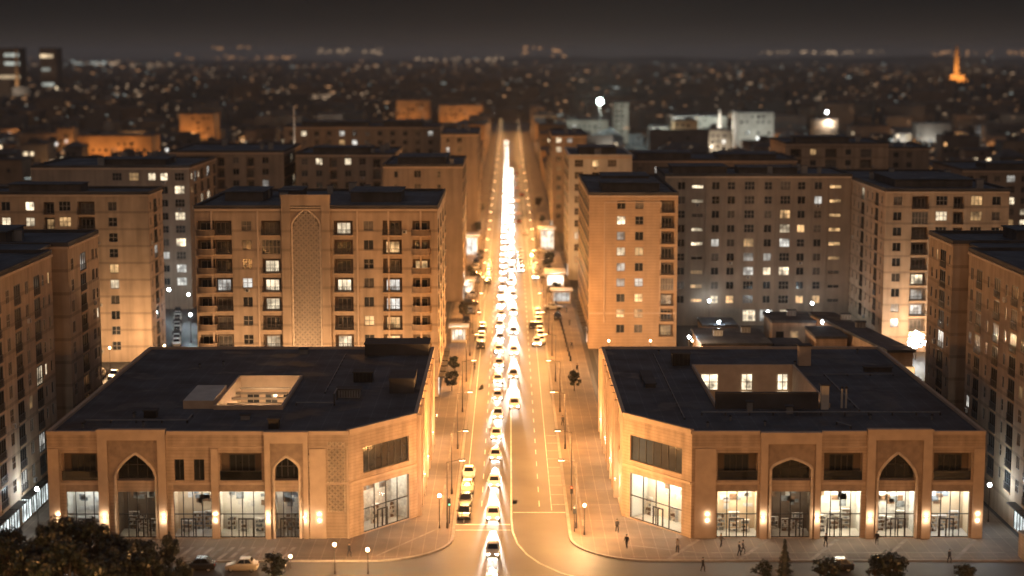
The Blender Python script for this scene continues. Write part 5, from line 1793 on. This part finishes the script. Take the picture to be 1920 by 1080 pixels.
for k, (px, py) in enumerate(((874, 560), (886, 553), (898, 593), (882, 617), (891, 645), (890, 695), (1068, 612), (1072, 655), (1062, 588), (870, 600), (1082, 700), (1046, 560))):
    p = at(px, py)
    left = px < 950
    t = thing('person', 'small dark dressed pedestrian on the far ' + ('pavement by the kerb row of five cars' if left else 'pavement by the bollard row'), 'person', (p.x, p.y, .13), 'distant pedestrians by the ' + ('five cars' if left else 'bollards'), rz=k)
    link('body', PM[0 if k % 3 else 2], t, (p.x, p.y, .13)); link('hair', HAIR, t, (p.x, p.y, .13))
for k in range(10):
    left = k % 2 == 0
    x, y, sc_ = (-10.6 if left else 11.4), 385 + 31 * k, rnd.uniform(.38, .55)
    t = thing('broadleaf_tree', 'small dark street tree on the ' + ('pavement of the brown avenue blocks' if left else 'pavement of the pale cold block'), 'tree', (x, y, .1), 'street trees far along the avenue, ' + ('parked row side' if left else 'bollard side'))
    t.scale = (sc_, sc_, sc_); t.rotation_euler[2] = k
    link('trunk', TM[k % 3][0], t, (x, y, .1)); link('crown', TM[k % 3][1], t, (x, y, .1))

# low wall and steps at the frame edge
t = thing('garden_wall', 'low tan wall with a stone coping and dark planting at the frame edge', 'wall', (63, 198, 0))
b = MB(); b.box(61.2, 61.7, 189, 199, 0, 3.0); b.box(61.7, 72, 189, 189.5, 0, 2.6); b.build('wall', M['brick'], t)
b = MB(); b.box(61.1, 61.8, 188.8, 199.1, 3.003, 3.25); b.box(61.81, 72, 188.9, 189.6, 2.603, 2.85); b.build('coping', M['kerb'], t)
for k in range(4):
    t2 = thing('shrub', 'dark shrub in the planting behind the low tan wall', 'shrub', (63.2 + 1.9 * k, 194 + .8 * (k % 2), 1.2), 'shrubs behind the low wall')
    link('trunk', SM[0][0], t2, (63.2 + 1.9 * k, 194 + .8 * (k % 2), 1.2)); link('crown', SM[0][1], t2, (63.2 + 1.9 * k, 194 + .8 * (k % 2), 1.2))
b = MB(); b.box(61.71, 72, 189.51, 199, 0, 1.25); tag(b.build('raised_bed', M['goods1'], None, off=(67, 194, 0)), 'raised planting bed behind the low tan wall', 'planting bed')

# ------------------------------------------------------------------ the city beyond
OCC = [(-1, 295, 350), (220, 360, 305), (365, 835, 352), (560, 735, 285), (725, 880, 300), (1080, 1275, 340), (1060, 1172, 296), (1165, 1440, 300), (1270, 1600, 318), (1595, 1890, 345), (1450, 1625, 285), (-1, 185, 430), (1740, 1921, 440)]
BOX = [(-118, -60, 330, 505), (-60, -8, 280, 655), (12, 36, 340, 625), (30, 114, 340, 540), (110, 170, 475, 580)]


def pr(X, Y, Z):
    x = X * math.cos(YAW) - Y * math.sin(YAW); y = Y * math.cos(YAW) + X * math.sin(YAW); z = Z - H
    f = y * math.cos(PIT) - z * math.sin(PIT); u = z * math.cos(PIT) + y * math.sin(PIT)
    return 960 + F * x / f, 540 - F * u / f


def point_lit(x, y, z, e, col, size=.6):
    point(None, (x, y, z), e, col, size, 'street_bulb')


COLN = {'cityA': 'brown', 'cityB': 'grey brown', 'cityC': 'tan', 'cityD': 'dark grey', 'cityE': 'pale', 'cityF': 'ochre'}
used_labels = {}


def house(x0, x1, y0, y1, h, mat, label=None, nlit=None, lights=(), roofk='flat', dark=True, group=None, litm=None):
    q = rnd
    cx, cy = (x0 + x1) / 2, (y0 + y1) / 2
    if nlit is None:
        nlit = q.choice((0, 0, 1, 1, 2, 3, 4, 6))
    if label is None:
        side = 'left of the avenue' if cx < -20 else ('right of the avenue' if cx > 22 else 'on the avenue')
        px, _ = pr(cx, cy, 0)
        if px < 330: zone = 'toward the left edge'
        elif px < 640: zone = 'beyond the alley blocks'
        elif px < 930: zone = 'left of the avenue'
        elif px < 1040: zone = 'along the far avenue'
        elif px < 1240: zone = 'under the flood light'
        elif px < 1520: zone = 'beyond the courtyard block'
        elif px < 1720: zone = 'before the spire'
        else: zone = 'toward the right edge'
        deep = 'mid distance' if cy < 800 else ('far off' if cy < 1250 else 'farthest row')
        hd = 'low' if h < 9 else ('medium' if h < 17 else 'tall')
        wd = 'wide' if x1 - x0 > 26 else 'narrow'
        ld = {0: 'unlit', 1: 'one lit window'}.get(nlit, 'several lit windows')
        label = '%s %s %s %s-roofed building, %s, %s, %s' % (hd, wd, COLN[mat], 'hip' if roofk == 'hip' else 'flat', ld, zone, deep)
        group = 'city buildings ' + zone
    t = thing('city_building', label, 'building', (cx, cy, 0), group)

    b = MB(); b.box(x0, x1, y0, y1, 0, h, 0, 'bt'); b.build('wall', M[mat], t)
    b = MB()
    if roofk == 'hip':
        e = .6; r = min(x1 - x0, y1 - y0) * .28
        A = [(x0 - e, y0 - e, h), (x1 + e, y0 - e, h), (x1 + e, y1 + e, h), (x0 - e, y1 + e, h)]
        d = (y1 - y0) * .5
        m = min(d, (x1 - x0) * .45)
        T = [(x0 + m, cy, h + r), (x1 - m, cy, h + r)]
        b.poly([A[0], A[1], T[1], T[0]]); b.poly([A[2], A[3], T[0], T[1]]); b.poly([A[1], A[2], T[1]]); b.poly([A[3], A[0], T[0]])
        b.poly(A[::-1])
    else:
        b.box(x0 - .25, x1 + .25, y0 - .25, y1 + .25, h + .002, h + .5)
        if x1 - x0 > 12:
            a = q.uniform(x0 + 1, x1 - 7); c = q.uniform(y0 + 1, max(y0 + 1.1, y1 - 5))
            b.box(a, a + q.uniform(3, 6), c, c + 3.5, h + .5, h + q.uniform(1.6, 3.2))
    b.build('roof', M['roof2'], t)
    nf = max(1, int(h / 3.3)); nc = max(1, int((x1 - x0 - 1.5) / 3.4))
    cells = [(i, j) for i in range(nc) for j in range(nf)]
    q.shuffle(cells)
    for n, (i, j) in enumerate(cells[:min(len(cells), nlit + (5 if group else 16))]):
        x = x0 + 1.2 + 3.4 * i; z = 1.0 + 3.3 * j
        w = q.choice((1.3, 1.3, 2.0))
        b = MB(); b.box(x, x + w, y0 - .1, y0 - .003, z, z + 1.6)
        b.build('window', M[(litm or q.choice(('cw1', 'cw1', 'cw2', 'cw3'))) if n < nlit else 'glass'], t)
    for (lx, ly, lz, e, col) in lights:
        point(t, (lx, ly, lz), e, col, .6)
    return t


M['cw1'] = em('far_lit_window', (1, .78, .5), 2.0, False, .6, .2)
M['cw2'] = em('far_lit_window_white', (.95, .95, .9), 1.6, False, .6, .2)
M['cw3'] = em('far_lit_window_orange', (1, .52, .2), 1.8, False, .6, .2)
M['band'] = em('lit_band', (.85, .92, .82), .9, False, .5, .05)
M['bandw'] = em('lit_band_warm', (1, .74, .45), 1.2, False, .5, .05)

# named far buildings
house(-232, -192, 918, 940, 16, 'cityF', 'wide ochre building with its front glowing orange from street lamps, far left', 3, [(-222, 908, 5, 6000, WARM), (-205, 908, 5, 8000, WARM)], group=None, litm='cw3')
house(-214, -192, 1112, 1135, 21, 'cityF', 'ochre building lit orange with a dark arch, beyond the wide glowing one', 2, [(-205, 1102, 6, 8500, WARM)], litm='cw3')
house(-52, -20, 1270, 1300, 22, 'cityF', 'long ochre building lit from its foot left of the far end of the avenue', 2, [(-42, 1258, 6, 6000, WARM), (-28, 1258, 6, 6000, WARM)])
house(-85, -60, 1290, 1315, 25, 'cityF', 'ochre building with one lit wall behind the row of eaves lights', 3, [(-74, 1278, 6, 6500, WARM)])
house(140, 162, 1048, 1075, 24, 'cityE', 'white building lit cold with dark square windows beyond the courtyard block', 2, [(150, 1030, 12, 17000, (.9, 1, .95))], litm='cw2')
house(118, 132, 1010, 1030, 15, 'cityE', 'pale narrow house next to the cold lit white building', 2, [(120, 1000, 5, 12000, (1, .85, .65))])
house(96, 110, 1000, 1020, 21, 'cityF', 'ochre block glowing orange below the flood light', 1, [(103, 990, 8, 9000, (1, .66, .32))])
house(84, 94, 1010, 1030, 17, 'cityE', 'pale block lit cold beside the glowing ochre block', 1, [(88, 998, 8, 24000, (.85, 1, .95))])
house(38, 66, 1140, 1170, 16, 'cityE', 'pale terrace lit by the flood light beside the avenue', 4, [], litm='cw2')
house(70, 80, 1150, 1170, 27, 'cityE', 'pale narrow tower right of the flood light', 1, [])
house(170, 215, 1330, 1360, 14, 'cityE', 'long pale lit hall with glowing eaves beyond the cold white building', 3, [(185, 1315, 6, 12000, (1, .75, .5)), (205, 1315, 6, 12000, (1, .75, .5))])
house(255, 310, 1500, 1530, 13, 'cityE', 'long low hall with a glowing white front, short of the orange spire', 4, [(270, 1485, 6, 14000, (1, .85, .62)), (298, 1485, 8, 26000, (1, .85, .62))], litm='cw2')
house(112, 150, 1180, 1230, 17, 'cityE', 'broad pale roofed hall lit cold right of the flood light', 2, [(120, 1168, 16, 9000, (.85, 1, .95)), (140, 1168, 16, 9000, (.85, 1, .95))])


def tower(x0, x1, y0, y1, h, label, bands):
    t = thing('tower_block', label, 'tower block', ((x0 + x1) / 2, (y0 + y1) / 2, 0))
    b = MB(); b.box(x0, x1, y0, y1, 0, h, 0, 'bt'); b.build('wall', M['cityA'], t)
    b = MB(); b.box(x0 - .4, x1 + .4, y0 - .4, y1 + .4, h + .01, h + 1.2); b.build('roof', M['roof2'], t)
    for z, a0, a1, m in bands:
        b = MB(); b.box(x0 + (x1 - x0) * a0, x0 + (x1 - x0) * a1, y0 - .3, y0 - .01, z, z + 3.2); b.build('lit_window', M[m], t)
    return t


YT = 1850
tx = lambda px: at(px, 150, YT).x
tz = lambda py: at(50, py, YT).z
tower(tx(-20), tx(39), YT, YT + 25, tz(92), 'dark tower block with cold lit bands at the far left frame edge', [(tz(106), .5, .95, 'band'), (tz(122), .5, .98, 'band'), (tz(147), .1, .98, 'bandw'), (tz(120), .0, .3, 'band')])
tower(tx(76), tx(107), YT, YT + 25, tz(92), 'dark tower block with a pale lit top, right of the tall mast', [(tz(108), .05, .8, 'bandw'), (tz(133), .1, .6, 'band'), (tz(161), .1, .8, 'band'), (tz(168), .9, 1.0, 'cw1')])
t = thing('mast', 'tall pale lit mast between the two dark tower blocks', 'mast', (tx(42), YT - 20, 0))
b = MB(); b.tube((tx(42), YT - 20, 0), (tx(42), YT - 20, tz(93)), 2.2, 1.4, 8); b.build('shaft', M['cityF'], t)
b = MB(); b.tube((tx(42), YT - 20, tz(93)), (tx(42), YT - 20, tz(93) + 4), .8, .3, 6); b.build('tip', M['pole'], t)
point(t, (tx(42), YT - 34, 20), 12000, (1, .75, .5), 1)
# spire
SY = 2850
sx = at(1795, 168, SY).x
t = thing('spire', 'orange floodlit spire on a wide lit base far off', 'spire', (sx, SY, 0))
b = MB(); b.box(sx - 22, sx + 18, SY, SY + 20, 0, 15, 0); b.box(sx - 13, sx + 11, SY - 1, SY + 20, 15, 24, 0); b.box(sx + 18, sx + 32, SY + 2, SY + 16, 0, 9, 0); b.build('base', M['cityF'], t)
b = MB(); b.tube((sx - 1, SY + 8, 24), (sx - 1, SY + 8, 64), 4.4, 2.9, 10); b.build('shaft', M['cityF'], t)
b = MB(); b.tube((sx - 1, SY + 8, 64), (sx - 1, SY + 8, 74), 3.4, .4, 10); b.build('cap', M['cityF'], t)
for k in range(5):
    b = MB(); b.box(sx - 18 + 7 * k, sx - 14 + 7 * k, SY - .4 if k not in (1, 2, 3) else SY - .4, SY - .02, 3, 10); b.build('arched_window', M['cw3'], t)
for lx, lz, e in ((-14, 6, 52000), (10, 6, 52000), (-2, 30, 120000)):
    point(t, (sx + lx, SY - 22, lz), e, (1, .50, .14), 2)
# flood light mast
FX, FYY = at(1125, 190, 1100).x, 1100
fz = at(1125, 190, 1100).z
t = thing('floodlight_mast', 'mast with a dazzling greenish white flood light right of the far avenue', 'flood light', (FX, FYY, 0))
b = MB(); b.tube((FX, FYY, 0), (FX, FYY, fz - 1.6), .5, .3, 8); b.build('mast', M['pole'], t)
b = MB()
for i in range(8):
    a0, a1 = math.pi * i / 8, math.pi * (i + 1) / 8
    b.tube((FX, FYY, fz - 2.0 * math.cos(a0)), (FX, FYY, fz - 2.0 * math.cos(a1) + 1e-3), max(.01, 2.0 * math.sin(a0)), max(.01, 2.0 * math.sin(a1)), 14, cap=False)
b.build('lamp_globe', M['flood'], t, smooth=True)
point(t, (FX, FYY - 4, fz), 110000, (.80, 1, .92), 2)
# pale needle pole beyond the alley and the white column
for px, y0, y1, Y, r, lab in ((553, 318, 205, 540, .45, 'thin pale lit pole standing beyond the grey stepped block'), (1349, 245, 213, 1090, 1.3, 'short white lit column in front of the pale halls'), (1550, 235, 212, 1150, .7, 'thin greenish lit pole beyond the courtyard block')):
    p0, p1 = at(px, y0, Y), at(px, y1, Y)
    t = thing('lit_column', lab, 'column', (p0.x, Y, max(0, 0)))
    b = MB(); b.tube((p0.x, Y, 0), (p0.x, Y, p1.z), r, r * .7, 8); b.build('shaft', M['canopy'], t)
    b = MB(); b.tube((p0.x, Y, p1.z + .002), (p0.x, Y, p1.z + r * 2), r * .9, r * .3, 8); b.build('cap', M['lensw' if px == 1550 else 'canopy'], t)
    point(t, (p0.x, Y - 6 * r - 3, max(p0.z + 2, 3)), 9000 * r * (Y / 700), (1, .95, .85), .4)

# rows of ordinary buildings
nb = 0
y = 470.0
while y < 1190 and nb < 290:
    dy = 20 + y * .012
    hw = .315 * y + 10
    x = -hw + rnd.uniform(0, 10)
    while x < hw:
        w = rnd.choice((9, 12, 14, 18, 24, 32)) * rnd.uniform(.85, 1.15); d = rnd.uniform(9, min(15, dy - 6)); h = rnd.choice((4, 5, 5, 6, 6.5, 7, 7, 8.5, 10, 12, 16))
        x0, x1, y0, y1 = x, x + w, y + rnd.uniform(-3, 3), 0
        y1 = y0 + d
        x += w + rnd.uniform(3, 16) + (rnd.uniform(8, 30) if rnd.random() < .3 else 0)
        if x1 > -13.5 and x0 < 16:
            continue
        if any(x1 > a - 6 and x0 < b_ + 6 and y1 > c - 6 and y0 < e + 6 for a, b_, c, e in BOX):
            continue
        if any(o.name.startswith('city_building') and abs(o.location.x - (x0 + x1) / 2) < w / 2 + 22 and abs(o.location.y - (y0 + y1) / 2) < d / 2 + 18 for o in SC.objects if o.parent is None and o.get('group') is None and o.get('category') == 'building'):
            continue
        pa, _ = pr(x0, y0, h); pb, pt = pr(x1, y0, h)
        if pb < 0 or pa > 1920:
            continue
        if any(pa > a - 2 and pb < b_ + 2 and pt > yt for a, b_, yt in OCC):
            continue
        mat = rnd.choice(('cityA', 'cityA', 'cityB', 'cityB', 'cityC', 'cityD', 'cityD'))
        L = []
        if rnd.random() < .30:
            warm = rnd.random() < .8
            L = [(rnd.uniform(x0, x1), y0 - 6, 4.5, rnd.uniform(1500, 8000) * (y / 900), WARM if warm else (.85, .97, .95))]
        house(x0, x1, y0, y1, h, mat, None, None, L, 'hip' if rnd.random() < .3 else 'flat')
        nb += 1
    y += dy
print('ordinary city buildings', nb)
# buildings lining the far avenue
for k in range(14):
    for s in (-1, 1):
        y0 = 665 + 46 * k
        if s < 0 and 1240 < y0 < 1330:
            continue
        w = rnd.uniform(10, 20); h = rnd.choice((9, 12, 15, 18, 21))
        x0 = -13.5 - w if s < 0 else 16
        t = house(x0, x0 + w, y0, y0 + rnd.uniform(28, 40), h, rnd.choice(('cityC', 'cityF', 'cityA')), None, 3)

# the remaining city out to the horizon: one mass, with its lamps
b = MB()
q = random.Random(21)
for k in range(5200):
    y = 1190 * (8.2 ** (q.random() ** 1.25))
    x = q.uniform(-.325, .325) * y
    w = q.uniform(10, 34); d = q.uniform(9, 20)
    h = q.choice((5, 6, 7, 8, 10, 14, 20)) * q.uniform(.8, 1.3)
    if y < 1500 and (abs(x + w / 2) < 40 or any(x < e[0] and x + w > e[1] and y < e[2] + 30 and y + d > e[2] - 40 for e in ((170, 90, 1040), (170, 30, 1190), (240, 160, 1340), (-10, -100, 1290), (75, 40, 1100)))):
        continue
    b.box(x, x + w, y, y + d, 0, h, q.randrange(3), 'b')
tag(b.build('distant_city', [M['cityA'], M['cityB'], M['cityD']]), kind='stuff')
b = MB()
for k in range(2900):
    y = 60 * 3200 / (q.uniform(112, 330) - 100) if k % 3 else 500 * (14 ** q.random())
    x = q.uniform(-.325, .325) * y
    if y < 700 and (-115 < x < 170):
        continue
    if abs(x) < 14 and y < 1500:
        continue
    s = .12 + y * .00026 * q.uniform(.3, 1.4)
    z = q.uniform(4, 12) if y < 1150 else q.uniform(8, 24)
    wide = q.choice((1, 1, 1, 2.2, 4))
    b.box(x - s * wide, x + s * wide, y - s, y + s, z - s * .8, z + s * .8, q.choice((0, 1, 1, 2, 3, 3, 4, 4, 4, 5)))
for (px0, px1, n, py, m, sp) in ((110, 325, 46, 121, 0, 5), (120, 215, 26, 119, 2, 4), (585, 720, 40, 97, 0, 5), (400, 470, 14, 90, 1, 4), (780, 970, 26, 112, 0, 5), (1420, 1660, 42, 98, 0, 4), (1740, 1920, 24, 100, 1, 5), (560, 720, 40, 180, 0, 7), (1380, 1600, 30, 182, 0, 8), (980, 1060, 14, 95, 1, 12), (330, 560, 30, 108, 1, 6), (20, 330, 30, 170, 0, 20)):
    for k in range(n):
        px = q.uniform(px0, px1); pyy = py + q.gauss(0, sp * .5)
        Y = 6500 if pyy < 130 else 1750
        p = at(px, pyy, Y)
        s = Y * .00045 * q.uniform(.4, 1.3)
        b.box(p.x - s * q.choice((1, 1.5, 3)), p.x + s, Y - s, Y + s, p.z - s * .8, p.z + s * .8, m)
M['far0'] = em('far_lamp_warm', (1, .68, .42), .48, False, .5, .004)
M['far1'] = em('far_lamp_orange', (1, .50, .22), .5, False, .5, .004)
M['far2'] = em('far_lamp_cold', (.80, .92, .86), .36, False, .5, .004)
M['far3'] = em('far_lamp_warm_dim', (1, .68, .42), .2, False, .5, .004)
M['far4'] = em('far_lamp_orange_dim', (1, .50, .22), .2, False, .5, .004)
M['far5'] = em('far_lamp_cold_dim', (.80, .92, .86), .14, False, .5, .004)
tag(b.build('distant_city_lights', [M['far%d' % k] for k in range(6)]), kind='stuff')
# low hills on the horizon
b = MB()
N = 90
for ridge, (Y, hh, ph) in enumerate(((8600, 40, 0.3),)):
    pts = []
    for k in range(N + 1):
        x = -4800 + 9600 * k / N
        z = hh * (.45 + .35 * math.sin(x * .0011 + ph) + .2 * math.sin(x * .0037 + 2 * ph) + .12 * math.sin(x * .011))
        pts.append((x * Y / 7600, max(3, z + 10)))
    for (x0, z0), (x1, z1) in zip(pts, pts[1:]):
        b.poly([(x0, Y - 900, 0), (x1, Y - 900, 0), (x1, Y, z1), (x0, Y, z0)])
        b.poly([(x0, Y, z0), (x1, Y, z1), (x1, Y + 900, 0), (x0, Y + 900, 0)])
tag(b.build('hills', M['ground']), kind='structure')

# ------------------------------------------------------------------ night haze
b = MB(); b.box(-15600, 15600, -300, 26500, -1.2, 130)
hz = b.build('haze', [], None)
tag(hz, kind='stuff')
m = bpy.data.materials.new('night_haze'); m.use_nodes = True
nt = m.node_tree; nt.nodes.clear()
out = nt.nodes.new('ShaderNodeOutputMaterial'); pv = nt.nodes.new('ShaderNodeVolumePrincipled')
pv.inputs['Color'].default_value = (.92, .90, .86, 1)
pv.inputs['Density'].default_value = HAZE
pv.inputs['Anisotropy'].default_value = .2
nt.links.new(pv.outputs[0], out.inputs['Volume'])
hz.data.materials.append(m)

# ------------------------------------------------------------------ sky and added warm fill sun
w = bpy.data.worlds.new('World')
SC.world = w
w.use_nodes = True
nt = w.node_tree
N, L = nt.nodes.new, nt.links.new
bg = nt.nodes['Background']
tc = N('ShaderNodeTexCoord'); sp = N('ShaderNodeSeparateXYZ'); L(tc.outputs['Generated'], sp.inputs[0])
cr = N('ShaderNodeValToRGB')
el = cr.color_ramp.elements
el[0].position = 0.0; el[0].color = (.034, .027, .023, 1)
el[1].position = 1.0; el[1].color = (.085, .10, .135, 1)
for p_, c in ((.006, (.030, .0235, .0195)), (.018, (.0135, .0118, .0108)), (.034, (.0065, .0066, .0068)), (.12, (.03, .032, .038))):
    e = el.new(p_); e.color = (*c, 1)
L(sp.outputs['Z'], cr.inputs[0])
sky = N('ShaderNodeTexSky'); sky.sky_type = 'NISHITA'; sky.sun_disc = False
sky.sun_elevation = R(-6); sky.sun_rotation = R(180)
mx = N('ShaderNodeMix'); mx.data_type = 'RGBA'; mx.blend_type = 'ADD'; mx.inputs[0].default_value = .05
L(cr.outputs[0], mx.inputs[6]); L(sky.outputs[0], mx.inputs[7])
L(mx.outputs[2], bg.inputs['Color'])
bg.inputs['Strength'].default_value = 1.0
sun = bpy.data.lights.new('warm_fill_sun', 'SUN')  # sun lamp added as an even warm fill on the front facades
sun.energy = .52
sun.color = (1, .60, .34)
sun.angle = R(110)
so = bpy.data.objects.new('warm_fill_sun', sun)
COL.objects.link(so)
so.rotation_euler = Vector((0, 1, -math.tan(R(9)))).to_track_quat('-Z', 'Y').to_euler()

# ------------------------------------------------------------------ render settings
vs = SC.view_settings
vs.view_transform = 'Standard'; vs.look = 'None'; vs.exposure = 0; vs.gamma = 1; vs.use_curve_mapping = False
SC.render.engine = 'CYCLES'
cy = SC.cycles
cy.use_denoising = True
try:
    cy.denoiser = 'OPENIMAGEDENOISE'
except Exception:
    pass
cy.use_light_tree = True
cy.volume_bounces = 0; cy.max_bounces = 4; cy.diffuse_bounces = 2; cy.glossy_bounces = 2; cy.transmission_bounces = 2; cy.transparent_max_bounces = 8
cy.sample_clamp_indirect = 3.0
cy.caustics_reflective = False; cy.caustics_refractive = False
